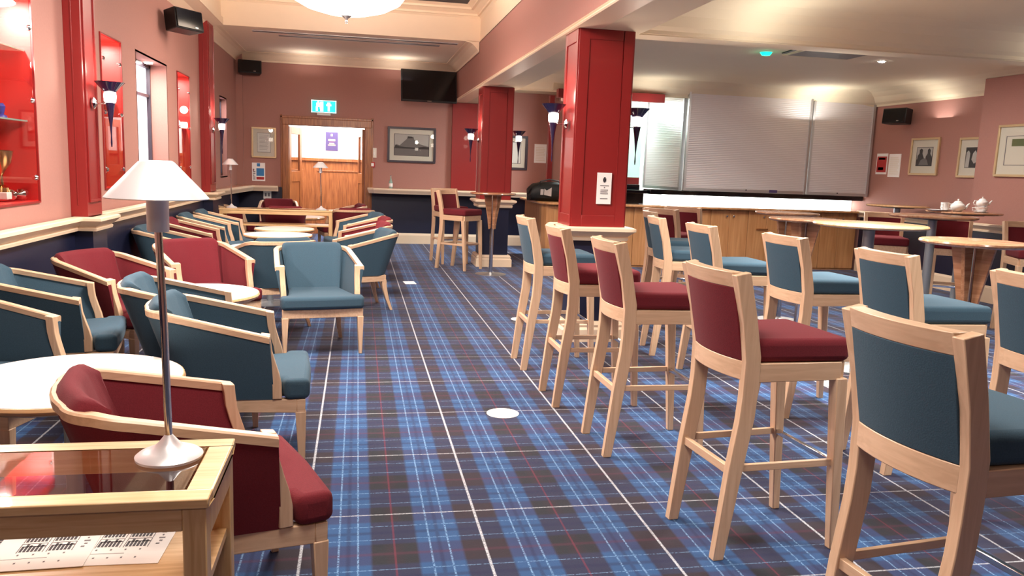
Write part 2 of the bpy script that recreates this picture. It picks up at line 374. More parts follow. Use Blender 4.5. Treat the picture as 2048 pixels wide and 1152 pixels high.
# ------------------------------------------------------------------ dado, ledges, skirting
CAP = [(0, .905), (.035, .905), (.04, .925), (.03, .935), (.05, .95), (.075, .975), (.085, .985), (.085, 1.005), (.07, 1.012), (0, 1.012)]
PB = [(6.65, 7.0), (11.9, 12.35)]
lp = [(-2.13, 12.35)]
path = [(-2.13, YB), (-2.13, 12.35), (-2.0, 12.35), (-2.0, 11.9), (-2.13, 11.9), (-2.13, 7.0), (-2.0, 7.0), (-2.0, 6.65), (-2.13, 6.65), (-2.13, YS)]
struct(MB().sweep(path, CAP).build('trim_7', M['cream']))
struct(MB().sweep(path, [(-.01, 0), (.0, 0), (.0, .92), (-.01, .92)]).build('wall_dado', M['navy']))
struct(MB().sweep(path, [(0, 0), (.02, 0), (.02, .14), (.01, .17), (0, .17)]).build('baseboard_left', M['cream']))
for y0, y1 in PB:
    m = MB().box(XL+.0005, -2.03, y0, y1, 1.013, 3.37)
    for a, b in ((y0+.04, y1-.04),):
        m.box(-2.03, -2.018, a, a+.02, 1.12, 3.3).box(-2.03, -2.018, b-.02, b, 1.12, 3.3).box(-2.03, -2.018, a+.02, b-.02, 1.12, 1.14)
    m.box(-2.10, -2.09, y0-.004, y0, 1.1, 3.3)
    o = m.build('pilaster', M['redpaint'], bevel=.004)
    tag(o, 'red pilaster on left wall nearest the camera, with one torch lamp' if y0 < 8 else 'red pilaster on left wall farther away, below the black speaker', 'pilaster', 'red wall pilasters')
# deep corner ledge on the left and the long drinks ledge on the back wall
def ledge(name, pts, front, z, label):
    t = thing(name, label, 'ledge')
    MB().prism(pts, z-.03, z).build('ledge_top', M['topwood'], t)
    MB().sweep(front, [(-.03, z-.10), (.0, z-.10), (.012, z-.075), (.03, z-.05), (.04, z-.03), (.04, z-.002), (-.03, z-.002)]).build('ledge_edge', M['cream'], t)
ledge('drinks_ledge', [(-2.15, 12.36), (-2.06, 12.36), (-1.86, 15.1), (-1.42, 15.1), (-1.42, 15.4), (-2.15, 15.4)], [(-1.42, 15.1), (-1.86, 15.1), (-2.06, 12.36)], 1.03, 'wooden drinks ledge with cream edge in the corner left of the door')
ledge('drinks_ledge', [(.20, 15.4), (.20, 15.12), (.3, 15.03), (.55, 15.0), (1.5, 15.0), (3.4, 15.0), (3.7, 15.0), (3.7, 15.4)], [(3.7, 15.0), (1.5, 15.0), (.55, 15.0), (.3, 15.03), (.20, 15.12)], 1.05, 'long wooden drinks ledge with cream edge right of the door')
struct(MB().box(-1.42, -1.37, YB-.03, YB, 0, 1.0).box(-2.13, -1.42, YB-.03, YB, 0, .92).build('wall_dado', M['navy']))
struct(MB().box(.26, 3.75, YB-.03, YB, 0, .95).build('wall_dado', M['navy']))
struct(MB().sweep([(3.75, YB-.03), (.26, YB-.03)], [(0, 0), (.03, 0), (.03, .16), (.015, .2), (0, .2)]).build('baseboard_back', M['cream']))
RP = [(8.27, YS), (8.27, 6.6), (8.03, 6.6), (8.03, 9.42), (8.27, 9.42), (8.27, 12.1)]
struct(MB().sweep(RP, [(-.02, 0), (.0, 0), (.0, .93), (-.02, .93)]).build('wall_dado', M['navy']))
struct(MB().sweep(RP, CAP).build('trim_8', M['cream']))
struct(MB().sweep(RP, [(0, 0), (.025, 0), (.025, .19), (.01, .22), (0, .22)]).build('baseboard_right', M['cream']))
# red pilaster in the far wall, right of the television
tag(MB().box(1.74, 2.22, YB-.07, YB-.0005, 1.051, 2.68).build('pilaster', M['redpaint'], bevel=.004), 'flat red pilaster on back wall beside the television', 'pilaster')

# ------------------------------------------------------------------ columns
def column(x0, x1, y0, y1, label):
    t = thing('column', label, 'column', ((x0+x1)/2, (y0+y1)/2, 0), 0, 'red columns under the long beam')
    w = (x1-x0)/2; d = (y1-y0)/2
    m = MB().box(-w, w, -d, d, .98, 2.69)
    for sx in (-1, 1):   # raised frames round recessed panels
        X = sx*w; a, b = sorted((X, X+sx*.012))
        m.box(a, b, -d, -d+.05, .985, 2.685).box(a, b, d-.05, d, .985, 2.685).box(a, b, -d+.05, d-.05, .985, 1.12).box(a, b, -d+.05, d-.05, 2.58, 2.685)
    for sy in (-1, 1):
        Y = sy*d; a, b = sorted((Y, Y+sy*.008))
        m.box(-w, -w+.09, a, b, .985, 2.685).box(w-.09, w, a, b, .985, 2.685).box(-w+.09, w-.09, a, b, .985, 1.12).box(-w+.09, w-.09, a, b, 2.6, 2.685)
    m.build('shaft', M['redpaint'], t, bevel=.003)
    p = [(-w, -d), (w, -d), (w, d), (-w, d)][::-1]
    MB().sweep(p, [(-.1, .90), (.03, .90), (.04, .925), (.03, .935), (.05, .955), (.08, .98), (.09, .985), (.09, 1.01), (.07, 1.02), (-.1, 1.02)], closed=True).build('cap_moulding', M['cream'], t)
    MB().box(-w+.01, w-.01, -d+.01, d-.01, 0, .92).build('lower_body', M['navy'], t)
    MB().sweep(p, [(-.1, 0), (.05, 0), (.05, .11), (.035, .13), (.04, .15), (.02, .18), (-.1, .18)], closed=True).build('plinth', M['cream'], t)
    return t
column(1.82, 2.30, 6.74, 7.16, 'red square column with white notice, nearer of the two')
column(1.82, 2.27, 12.0, 12.45, 'red square column farther away, behind the small high table')

# ------------------------------------------------------------------ torch wall lamps
def torch(x, y, z, sx, label, first=[None]):
    if first[0] is None:
        t = thing('wall_torch_lamp', label, 'wall lamp', (x, y, z), 0, 'torch wall lamps')
        first[0] = t
        MB().rings([[( -.125+d, r*math.cos(2*PI*i/20), r*math.sin(2*PI*i/20)) for i in range(20)] for r, d in ((.045, 0), (.045, .012), (.03, .022), (.012, .03))]).build('wall_plate', M['chrome'], t, smooth=True)
        MB().tube([(-.10, 0, 0), (-.05, 0, .0), (0, 0, -.01)], .006).build('arm', M['chrome'], t, smooth=True)
        MB().lathe([(.02, .105), (.06, .125), (.105, .165), (.11, .165), (.062, .112), (.045, .09), (.03, .085)], 28).build('dish_shade', M['sconce'], t, smooth=True)
        MB().lathe([(.028, .0), (.042, .02), (.046, .06), (.04, .10), (.02, .12)], 20).build('glass_bulb', M['bulb'], t, smooth=True)
        MB().lathe([(.004, -.33), (.007, -.30), (.004, -.24), (.01, -.16), (.022, -.07), (.034, .0), (.034, .01), (.02, .012)], 16).build('tapered_stem', M['sconce'], t, smooth=True)
        return t
    return dup(first[0], (x, y, z), 0 if sx > 0 else PI, label)
torch(-1.895, 6.84, 1.88, 1, 'dark torch wall lamp on nearer red pilaster, left wall')
torch(-1.895, 12.1, 1.88, 1, 'dark torch wall lamp on farther red pilaster, left wall')
torch(1.675, 6.95, 1.90, -1, 'torch wall lamp on left side of column with notice')
torch(2.445, 6.95, 1.90, 1, 'torch wall lamp on right side of column with notice')
torch(1.675, 12.22, 1.90, -1, 'torch wall lamp on left side of the farther column')
torch(2.415, 12.22, 1.90, 1, 'torch wall lamp on right side of the farther column')

# ------------------------------------------------------------------ chandeliers
def chandelier(x, y, z, label):
    t = thing('chandelier', label, 'ceiling light', (x, y, z), 0, 'bowl chandeliers')
    MB().lathe([(.0, .06), (.05, .06), (.25, .085), (.45, .14), (.60, .22), (.68, .33), (.67, .34), (.58, .25), (.4, .17), (.2, .11), (.0, .09)], 40, caps=False).build('glass_bowl', M['bowl'], t, smooth=True)
    MB().lathe([(.0, -.03), (.012, -.025), (.018, -.005), (.01, .01), (.022, .03), (.045, .045), (.06, .055), (.02, .07), (.0, .07)], 20).build('finial', M['steel'], t, smooth=True)
    m = MB()
    for k in range(3):
        a = 2*PI*k/3+.3; m.tube([(.64*math.cos(a), .64*math.sin(a), .30), (.02*math.cos(a), .02*math.sin(a), .74)], .008)
    m.build('hanging_rod', M['steel'], t, smooth=True)
    MB().cyl(0, 0, .70, .80, .09).build('ceiling_rose', M['steel'], t, smooth=True)
    return t
chandelier(-.14, 9.5, 3.06, 'glowing glass bowl light hanging at the top edge of the picture')

# ------------------------------------------------------------------ lights of the room and added fill lights
def area(x, y, z, size, power, col=(1, .86, .72), shape='DISK', rot=(0, 0, 0), sy=None, spread=180):
    L = bpy.data.lights.new('area_light', 'AREA'); L.shape = shape; L.size = size; L.energy = power; L.color = col; L.spread = R(spread)
    if sy: L.size_y = sy
    o = bpy.data.objects.new('area_light', L); COL.objects.link(o); o.location = (x, y, z); o.rotation_euler = rot; return o
def point(x, y, z, power, r=.05, col=(1, .82, .66)):
    L = bpy.data.lights.new('lamp_glow', 'POINT'); L.energy = power; L.shadow_soft_size = r; L.color = col
    o = bpy.data.objects.new('lamp_glow', L); COL.objects.link(o); o.location = (x, y, z); return o
WARM = (1, .89, .79)
point(-.14, 9.5, 3.5, 150, .3, WARM)
for y in (5.2, 1.0): point(-.14, y, 3.55, 130, .35, WARM)
area(-.14, 9.5, 3.04, 1.2, 95, WARM)
for y, p in ((5.2, 190), (1.8, 75)): area(-.14, y, 3.08, 1.2, p, WARM)
area(-.2, -1.6, 3.3, 1.2, 22, WARM)
def downlight(x, y, z, label):
    t = thing('recessed_downlight', label, 'ceiling light', (x, y, z))
    MB().lathe([(.034, -.004), (.05, -.006), (.055, 0), (.034, 0)], 24).build('trim_ring', M['white'], t, smooth=True)
    MB().lathe([(.0, -.016), (.032, -.014), (.034, -.0005), (0, -.0005)], 20).build('lens', M['spotlens'], t, smooth=True)
downlight(6.16, 8.9, 2.93, 'small round spotlight in the ceiling right of the vent')
area(6.16, 8.9, 2.91, .2, 60, (1, .92, .82))
for x, y, p in ((3.3, 2.2, 50), (3.4, 5.0, 85), (5.4, 2.2, 40), (5.4, 5.0, 60)): area(x, y, 2.9, .5, p, (1, .94, .86), spread=110)
for x, y in ((3.5, 9.2), (5.0, 9.9)): area(x, y, 2.9, .3, 34, (1, .92, .84), spread=130)  # added downward fill for the far bar bay; no fittings there
for x, y, p in ((4.4, 11.9, 3), (7.2, 11.8, 6), (8.1, 10.4, 2.5), (4.6, 7.6, 4), (3.4, 6.4, 3.5), (6.8, 6.4, 6), (7.9, 4.0, 6), (3.0, 3.0, 3.5), (5.5, 3.5, 4)): area(x, y, 2.45, .5, p, (1, .95, .86), rot=(PI, 0, 0))  # uplights without fittings, added to brighten the bar room ceiling
for x, p in ((-.9, 2.5), (.75, 4)): area(x, 14.9, 3.0, .4, p, (1, .92, .84), rot=(PI, 0, 0))  # unseen upward fill, put in to lighten the far bay soffit
for x, y, s in ((-1.895, 6.84, 1), (-1.895, 12.1, 1), (1.675, 6.95, 1), (2.445, 6.95, 1), (1.675, 12.22, 1), (2.415, 12.22, 1)): point(x, y, 2.14, 6, .05)
area(-.5, 16.3, 2.68, 1.6, 130, (1, .96, .92))

W = bpy.data.worlds.new('world'); scene.world = W; W.use_nodes = True
W.node_tree.nodes['Background'].inputs[0].default_value = (1, .88, .8, 1); W.node_tree.nodes['Background'].inputs[1].default_value = .12

scene.view_settings.view_transform = 'Standard'; scene.view_settings.look = 'None'; scene.view_settings.exposure = 0.12; scene.view_settings.gamma = 1

# ------------------------------------------------------------------ display cases in the left wall
def case(y0, y1, z0, z1, shelves, label):
    t = thing('display_case', label, 'display case', (XL, y0, z0), 0, 'red lined display cases')
    w = y1-y0; h = z1-z0; d = .36
    m = MB().box(-d-.02, -d, 0, w, 0, h).box(-d, -.001, -.02, .002, -.02, h+.02).box(-d, -.001, w-.002, w+.02, -.02, h+.02).box(-d, -.001, .002, w-.002, -.02, .002).box(-d, -.001, .002, w-.002, h-.002, h+.02)
    m.build('lining', M['nichered'], t)
    MB().box(-.001, .012, -.012, 0, -.012, h+.012).box(-.001, .012, w, w+.012, -.012, h+.012).box(-.001, .012, 0, w, -.012, 0).box(-.001, .012, 0, w, h, h+.012).build('edge_strip', M['redpaint'], t)
    for z in shelves: MB().box(-d+.01, -.04, .01, w-.01, z-z0, z-z0+.01).build('glass_shelf', M['tealglass'], t)
    MB().box(-.004, .004, 0.01, w-.01, .01, h-.01).build('glass_front', M['glass'], t)
    for yy in (w-.05, .05):
        for zz in (.16, h*.5, h-.2):
            MB().rings([[(.004+dx, yy+r*math.cos(2*PI*i/14), zz+r*math.sin(2*PI*i/14)) for i in range(14)] for r, dx in ((.018, 0), (.02, .008), (.012, .018), (.002, .02))]).build('glass_stud', M['chrome'], t, smooth=True)
    for k in range(max(1, round(w/.7))):
        yy = (k+.5)*w/max(1, round(w/.7))
        MB().lathe([(0, h-.012), (.035, h-.012), (.035, h-.001), (0, h-.001)], 16, (-.18, yy, 0)).build('case_spotlight', M['spotlens'], t)
        area(XL-.18, y0+yy, z1-.03, .08, 60 if w > 1 else 26, (1, .86, .78))
case(*CASES[0], [1.69, 2.15], 'largest red lit display case, at the left edge of the picture')
case(*CASES[1], [1.95], 'narrow red display case behind the nearer torch lamp, left wall')
case(*CASES[2], [1.85], 'narrow red display case just before the farther red pilaster')
def cup(x, y, z, s, mat, name, label):
    t = thing(name, label, 'trophy', (x, y, z))
    b = MB().lathe([(.0, .0), (.055, .0), (.05, .03), (.02, .05), (.014, .11), (.03, .14), (.07, .2), (.085, .28), (.08, .285), (.06, .2), (.0, .16)], 24, caps=False)
    b.build('bowl', M[mat], t, smooth=True)
    for q in (-1, 1): MB().tube([(0, q*.07, .25), (0, q*.12, .27), (0, q*.125, .2), (0, q*.06, .17)], .006).build('handle', M[mat], t, smooth=True)
    MB().box(-.06, .06, -.06, .06, -.05, 0).build('base', M['white'], t, bevel=.005)
    for c in [t]: c.scale = (s, s, s)
    return t
cup(-2.29, 5.80, 1.225, .95, 'brass', 'trophy_cup', 'tall brass trophy cup on pale base in largest display case')
tag(MB().rings([[(-2.24+r*.8*math.cos(2*PI*i/16), 5.93+k, 1.205+r*.8*math.sin(2*PI*i/16)) for i in range(16)] for k, r in ((-.12, .02), (-.11, .045), (-.04, .02), (.03, .02), (.04, .045), (.07, .05), (.075, .02))]).build('silver_gavel', M['silver'], smooth=True), 'silver barrel-shaped trophy lying in the largest display case', 'trophy')
tag(MB().lathe([(0, 0), (.035, 0), (.03, .02), (.012, .03), (.018, .05), (.024, .08), (.012, .10), (0, .10)], 16, (-2.3, 5.90, 1.7)).build('blue_vase', M['bluec'], smooth=True), 'small blue vase on glass shelf of the largest display case', 'vase')
tag(MB().lathe([(.0, .0), (.06, .0), (.05, .02), (.03, .05), (.08, .12), (.09, .17), (.07, .22), (.02, .25), (0, .27)], 20, (-2.3, 7.82, 1.201)).build('silver_tureen', M['silver'], smooth=True), 'rounded silver trophy at foot of narrow case by the torch lamp', 'trophy')
tag(MB().box(-2.36, -2.33, 7.60, 7.92, 1.55, 1.93).build('framed_card', M['paper'], bevel=.003), 'white card propped in narrow case behind torch lamp', 'card')
tag(MB().lathe([(.0, .0), (.06, .0), (.03, .03), (.05, .1), (.07, .16), (.06, .17), (0, .12)], 20, (-2.3, 10.85, 1.201)).build('silver_bowl', M['silver'], smooth=True), 'silver bowl trophy in narrow case before the farther pilaster', 'trophy')
# window recess with lamp, and farther window slot
def wrec(h, n, d, label):
    y0, y1, z0, z1 = h
    m = MB().box(XL-d, XL, y0-.02, y0+.002, z0-.02, z1+.02).box(XL-d, XL, y1-.002, y1+.02, z0-.02, z1+.02).box(XL-d, XL, y0+.002, y1-.002, z0-.02, z0+.002).box(XL-d, XL, y0+.002, y1-.002, z1-.002, z1+.02)
    struct(m.build('wall_recess', M['wall']))
    w = thing('window', label, 'window'); w['kind'] = 'structure'; w.name = 'window_%d' % n
    MB().box(XL-d-.01, XL-d, y0, y1, z0, z1).build('pane', M['winglow'], w)
    f = MB()
    for a in (y0, (y0+y1)/2-.02, y1-.04): f.box(XL-d, XL-d+.04, a, a+.04, z0, z1)
    f.box(XL-d, XL-d+.04, y0, y1, z0, z0+.04).box(XL-d, XL-d+.04, y0, y1, z1-.04, z1).box(XL-d, XL-d+.03, y0, y1, z1-.36, z1-.33)
    f.build('window_frame', M['darkframe'], w)
wrec(WREC, 1, .21, 'recessed window in left wall with lit pink reveal')
area(XL-.11, 9.4, 2.47, .16, 30, (1, .88, .82))
tag(MB().lathe([(0, 0), (.04, 0), (.04, .01), (0, .01)], 18, (XL-.11, 9.62, 2.486)).build('recess_spotlight', M['spotlens']), 'small spotlight in the top of the window recess', 'ceiling light')
wrec(WREC2, 2, .12, 'narrow pink lit window slot beyond the farther pilaster')
area(XL-.07, 13.9, 2.42, .1, 5, (1, .85, .85))

# ------------------------------------------------------------------ double door in the back wall
t = thing('double_door', 'open wooden double door with glazed leaves in back wall', 'door', (-.56, YB, 0)); t['kind'] = 'structure'; t.name = 'door_1'
f = MB()
for s in (-1, 1):
    a, b = sorted((s*.69, s*.80)); f.box(a, b, -.05, .12, 0, 2.14)
    a, b = sorted((s*.80, s*.835)); f.box(a, b, -.02, 0, 0, 2.32)
f.box(-.80, .80, -.05, .12, 2.14, 2.26).box(-.835, .835, -.02, 0, 2.26, 2.30)
f.build('door_frame', M['doorwood'], t, bevel=.006)
for s in (-1, 1):
    hx = s*.68
    leaf = bpy.data.objects.new('door_leaf', None); bpy.data.objects.remove(leaf)
    m = MB()   # leaf local: x along the leaf from the hinge
    W_ = .66
    m.box(0, .11, 0, .045, .02, 2.11).box(W_-.11, W_, 0, .045, .02, 2.11).box(.11, W_-.11, 0, .045, .02, .24).box(.11, W_-.11, 0, .045, 1.1, 1.3).box(.11, W_-.11, 0, .045, 1.98, 2.11).box(.11, W_-.11, .012, .033, .24, 1.1)
    lf = m.build('door_leaf', M['doorwood'], t, bevel=.004, loc=(hx, .03, 0), rz=R(97) if s > 0 else R(74))
    MB().box(.11, W_-.11, .018, .026, 1.3, 1.98).build('leaf_glass', M['glass'], lf)
# purple poster, exit sign
def sign(name, x0, x1, z0, z1, y, mat, label, cat, th=.008, axis='y', marks=(), group=None):
    """flat board on a wall; marks: (u0, u1, v0, v1, material) in 0..1 from its left bottom as seen from the room"""
    t = thing(name, label, cat, ((x0+x1)/2, y, (z0+z1)/2) if axis == 'y' else (y, (x0+x1)/2, (z0+z1)/2), 0 if axis == 'y' else -PI/2, group)
    w = abs(x1-x0); h = z1-z0
    MB().box(-w/2, w/2, -th, 0, -h/2, h/2).build('board', M[mat], t)
    by = {}
    for u0, u1, v0, v1, mm in marks: by.setdefault(mm, MB()).box(-w/2+u0*w, -w/2+u1*w, -th-.0015, -th, -h/2+v0*h, -h/2+v1*h)
    for mm, b in by.items(): b.build('print', M[mm], t)
    return t
sign('poster', -.66, -.41, 1.72, 2.10, 17.2, 'purple', 'purple poster on white corridor wall seen through the door', 'poster', marks=[(.42, .58, .78, .9, 'orange'), (.22, .78, .52, .62, 'orange'), (.3, .7, .36, .42, 'orange'), (.2, .8, .27, .33, 'orange')])
t = sign('exit_sign', -.845, -.40, 2.38, 2.60, YB, 'exitgreen', 'teal illuminated exit sign above the double door', 'sign', .03,
     marks=[(0, 1, .95, 1, 'exitwhite'), (0, 1, 0, .05, 'exitwhite'), (0, .03, 0, 1, 'exitwhite'), (.97, 1, 0, 1, 'exitwhite'), (.18, .26, .12, .5, 'exitwhite'), (.2, .36, .45, .8, 'exitwhite'), (.24, .32, .8, .92, 'exitwhite'), (.34, .42, .3, .5, 'exitwhite'), (.36, .48, .1, .9, 'exitwhite'), (.66, .74, .12, .55, 'exitwhite'), (.60, .80, .55, .70, 'exitwhite'), (.64, .76, .7, .85, 'exitwhite')])
MB().box(-.12, .12, -.05, -.005, -.16, -.11).build('lamp_housing', M['white'], t)
def lines(u0, u1, v0, v1, n, mm): return [(u0, u1-(.08 if k % 3 == 2 else 0), v0+(v1-v0)*k/n, v0+(v1-v0)*(k+.45)/n, mm) for k in range(n)]
sign('safety_notice', -1.9, -1.67, 1.10, 1.43, YB, 'paper', 'white and blue safety notice below certificate, left of door', 'notice', marks=[(.38, .62, .80, .97, 'inkblue'), (.34, .92, .28, .70, 'inkblue'), (.34, .92, .08, .22, 'inkred')]+lines(.08, .26, .08, .7, 6, 'ink2')+[(.08, .14, .5, .66, 'inkred')])
sign('restroom_sign', .20, .34, 1.60, 1.78, YB, 'mount', 'small toilet sign right of the door frame', 'sign', marks=[(.2, .36, .25, .62, 'paper'), (.24, .32, .66, .8, 'paper'), (.62, .78, .25, .62, 'paper'), (.66, .74, .66, .8, 'paper')])
sign('fire_call_point', .21, .31, 1.42, 1.52, YB, 'inkred', 'red fire call point on wall below the toilet sign', 'call point', .03, marks=[(.2, .8, .2, .8, 'paper')])
sign('wall_socket', -1.70, -1.56, .78, .93, YB-.03, 'white', 'white wall socket in navy dado left of door', 'socket', .01, marks=[(.2, .4, .3, .7, 'ink2'), (.6, .8, .3, .7, 'ink2')])
sign('paper_notice', 3.36, 3.60, 1.62, 1.98, YB, 'paper', 'plain white paper notice on back wall above the black bag', 'notice', marks=lines(.12, .88, .12, .88, 9, 'mount'))
sign('column_notice', 2.055-.02, 2.185-.02, 1.22, 1.49, 6.732, 'paper', 'white notice with dark round emblem on the nearer red column', 'notice', .006, marks=[(.4, .62, .72, .82, 'ink'), (.45, .57, .82, .86, 'ink'), (.45, .57, .69, .72, 'ink'), (.22, .82, .575, .60, 'ink2'), (.48, .56, .51, .55, 'ink2')]+lines(.25, .78, .32, .48, 5, 'ink2')+[(.25, .77, .16, .19, 'ink2')])

# ------------------------------------------------------------------ pictures
def picture(x0, x1, z0, z1, wall, mat, fw, label, mount=.1, axis='y', art='mountain', group=None, matm='mount'):
    t = thing('framed_picture', label, 'picture', ((x0+x1)/2, wall, (z0+z1)/2) if axis == 'y' else (wall, (x0+x1)/2, (z0+z1)/2), 0 if axis == 'y' else -PI/2, group)
    w = abs(x1-x0); h = z1-z0
    f = MB().box(-w/2, w/2, -.03, 0, h/2-fw, h/2).box(-w/2, w/2, -.03, 0, -h/2, -h/2+fw).box(-w/2, -w/2+fw, -.03, 0, -h/2+fw, h/2-fw).box(w/2-fw, w/2, -.03, 0, -h/2+fw, h/2-fw)
    f.build('frame', M[mat], t, bevel=.004)
    MB().box(-w/2+fw, w/2-fw, -.012, -.004, -h/2+fw, h/2-fw).build('mount', M[matm], t)
    a = w/2-fw-mount; b = h/2-fw-mount*1.05
    def P(name, mm, pts, k=1):
        MB().prism([(u*a, v*b) for u, v in pts], -.012-.0015*k, -.012, 'y').build(name, M[mm], t)
    if art == 'mountain':
        P('line_border', 'ink', [(-1.03, -1.03), (1.03, -1.03), (1.03, 1.03), (-1.03, 1.03)], .5)
        P('sky', 'photo_l', [(-1, -1), (1, -1), (1, 1), (-1, 1)], 1)
        P('hill', 'photo_m', [(-1, -.3), (-.9, .05), (-.7, -.05), (-.3, .55), (-.22, .78), (.1, .78), (.15, .5), (.5, .1), (.75, 0), (1, -.1), (1, -.3)], 2)
        P('trees', 'photo_d', [(-1, -.3), (-.95, 0), (-.7, -.15), (-.4, -.2), (.3, -.22), (.7, -.1), (1, -.15), (1, -.35), (-1, -.35)], 3)
        P('castle', 'photo_d', [(-.26, .62), (-.24, .82), (0, .8), (.08, .66)], 3)
        P('field', 'photo_m', [(-1, -1), (1, -1), (1, -.33), (-1, -.33)], 2)
    elif art == 'people':
        P('photo', 'photo_d', [(-1, -1), (1, -1), (1, 1), (-1, 1)], 1)
        P('backdrop', 'photo_l', [(-.9, -.3), (.9, -.3), (.95, .95), (-.95, .95)], 2)
        P('figure', 'photo_d', [(-.9, -.95), (-.8, .1), (-.6, .35), (-.62, .7), (-.4, .85), (-.22, .7), (-.25, .3), (-.05, -.1), (-.05, -.95)], 3)
        P('figure', 'photo_d', [(.15, -.95), (.2, 0), (.4, .3), (.38, .7), (.58, .85), (.74, .65), (.7, .3), (.9, 0), (.95, -.95)], 3)
        P('hands', 'photo_m', [(-.6, -.9), (.6, -.9), (.4, -.35), (0, -.15), (-.4, -.4)], 4)
    elif art == 'group':
        P('photo', 'photo_d', [(-1, -1), (1, -1), (1, 1), (-1, 1)], 1)
        P('figure', 'photo_l', [(-.95, -.95), (-.9, .5), (-.7, .7), (-.5, .4), (-.55, -.95)], 2)
        P('figure', 'photo_l', [(-.3, -.2), (-.2, .4), (.05, .7), (.3, .3), (.3, -.4), (0, -.6)], 2)
        P('figure', 'photo_m', [(.4, -.9), (.45, .4), (.7, .7), (.95, .3), (.95, -.9)], 2)
    elif art == 'double':
        for s in (-1, 1):
            P('line_border', 'ink', [(.5*s-.45, -1), (.5*s+.45, -1), (.5*s+.45, 1), (.5*s-.45, 1)], .7)
            P('sheet', 'paper', [(.5*s-.42, -.96), (.5*s+.42, -.96), (.5*s+.42, .96), (.5*s-.42, .96)], 1)
    else:
        P('line_border', 'ink2', [(-1.02, -1.02), (1.02, -1.02), (1.02, 1.02), (-1.02, 1.02)], .5)
        P('sheet', 'paper' if art == 'text' else 'mount', [(-.98, -.98), (.98, -.98), (.98, .98), (-.98, .98)], 1)
        if art == 'text':
            m = MB()
            for k in range(12): m.box(-a*.7, a*(.7-.1*(k % 3)), -.016, -.0135, b*(.8-.135*k)-.004, b*(.8-.135*k))
            m.build('writing', M['ink2'], t)
        else: P('green_plate', 'photo_g', [(-.75, .3), (-.1, .3), (-.1, .8), (-.75, .8)], 2)
    if group != 'x': MB().box(-w/2+fw, w/2-fw, -.022, -.02, -h/2+fw, h/2-fw).build('picture_glass', M['glass'], t)
    return t
picture(-1.90, -1.47, 1.52, 2.07, YB, 'gold', .03, 'pale framed certificate on back wall left of the door', .07, art='text')
picture(.54, 1.44, 1.53, 2.19, YB, 'darkframe', .04, 'dark framed grey photograph of a castle hill, right of door', .09)
picture(2.45, 3.22, 1.47, 2.12, YB, 'darkframe', .045, 'dark framed pair of white sheets partly behind the farther column', .07, art='double')
picture(11.03, 10.42, 1.62, 2.17, XR, 'gold', .03, 'gold framed photograph of two seated people on right wall', .1, 'x', 'people')
picture(10.02, 9.42, 1.60, 2.15, XR, 'gold', .03, 'gold framed photograph of a group, cut by the wall projection', .1, 'x', 'group')
picture(9.07, 8.05, 1.62, 2.27, 8.06, 'gold', .03, 'large pale gold frame with green detail at right picture edge', .11, 'x', 'green')
sign('red_notice', 11.85, 11.58, 1.62, 1.95, XR, 'paper', 'red and white notice on right wall next to the shutter', 'notice', axis='x', marks=[(.06, .94, .1, .86, 'inkred'), (.2, .8, .7, .8, 'paper'), (.2, .7, .2, .34, 'photo_d')])
sign('paper_notice', 11.54, 11.26, 1.58, 1.94, XR, 'paper', 'blank white notice on right wall beside the red one', 'notice', axis='x', marks=lines(.12, .88, .12, .9, 9, 'mount'))

# ------------------------------------------------------------------ speakers, television
def speaker(loc, rz, tilt, label):
    t = thing('loudspeaker', label, 'speaker', loc, rz)
    o = MB().prism([(-.20, .0), (.20, .0), (.17, .2), (-.17, .2)], -.115, .115).build('cabinet', M['black'], t, bevel=.012, rot=(tilt, 0, 0))
    MB().box(-.185, .185, -.012, 0, -.10, .10).build('grille', M['screen'], t, bevel=.004, rot=(tilt, 0, 0))
    MB().box(.06, .10, -.016, -.011, -.085, -.075).build('badge', M['silver'], t, rot=(tilt, 0, 0))
    MB().bar((0, .15, 0), (.0, .36, .03), .05, .05).build('bracket', M['black'], t)
speaker((-1.85, 9.75, 3.0), R(55), R(-8), 'black speaker high on left wall above the farther pilaster')
speaker((-1.88, 15.1, 3.1), R(8), R(-6), 'black speaker high in the left corner of the back wall')
speaker((7.98, 11.1, 2.50), R(-72), R(-4), 'black speaker high on the right wall')
t = thing('television', 'black wall-mounted television tilted down on back wall', 'television', (1.26, 14.95, 2.92), R(4))
MB().box(-.51, .51, 0, .05, -.29, .29).build('casing', M['black'], t, bevel=.008, rot=(R(-10), 0, 0))
MB().box(-.49, .49, -.004, 0, -.26, .275).build('screen', M['screen'], t, rot=(R(-10), 0, 0))
MB().box(-.04, .04, -.006, -.003, -.282, -.274).build('badge', M['silver'], t, rot=(R(-10), 0, 0))
MB().bar((0, .05, 0), (.03, .43, .0), .1, .16).build('wall_bracket', M['black'], t)
# ceiling fittings
for k, (x0, x1, y) in enumerate(((-1.55, 1.50, 12.75), (-1.2, 1.25, 13.05))):
    t = thing('ceiling_air_slot', 'long dark air slot in far ceiling, nearest the bright tray' if k == 0 else 'long dark air slot in far ceiling, nearer the back wall', 'air vent', ((x0+x1)/2, y, 3.372))
    w = (x1-x0)/2
    MB().box(-w, w, -.07, -.055, -.012, 0).box(-w, w, .055, .07, -.012, 0).box(-w, w, -.003, .003, -.006, 0).build('slot_frame', M['steel'], t)
    MB().box(-w, w, -.055, .055, -.004, -.0005).build('slot_dark', M['black'], t)
t = thing('ceiling_vent', 'grey square air grille in the ceiling before the bar shutter', 'air vent', (5.3, 8.66, 2.93))
MB().box(-.42, .42, -.27, -.24, -.012, 0).box(-.42, .42, .24, .27, -.012, 0).box(-.42, -.39, -.24, .24, -.012, 0).box(.39, .42, -.24, .24, -.012, 0).build('vent_frame', M['ceilr'], t)
m = MB()
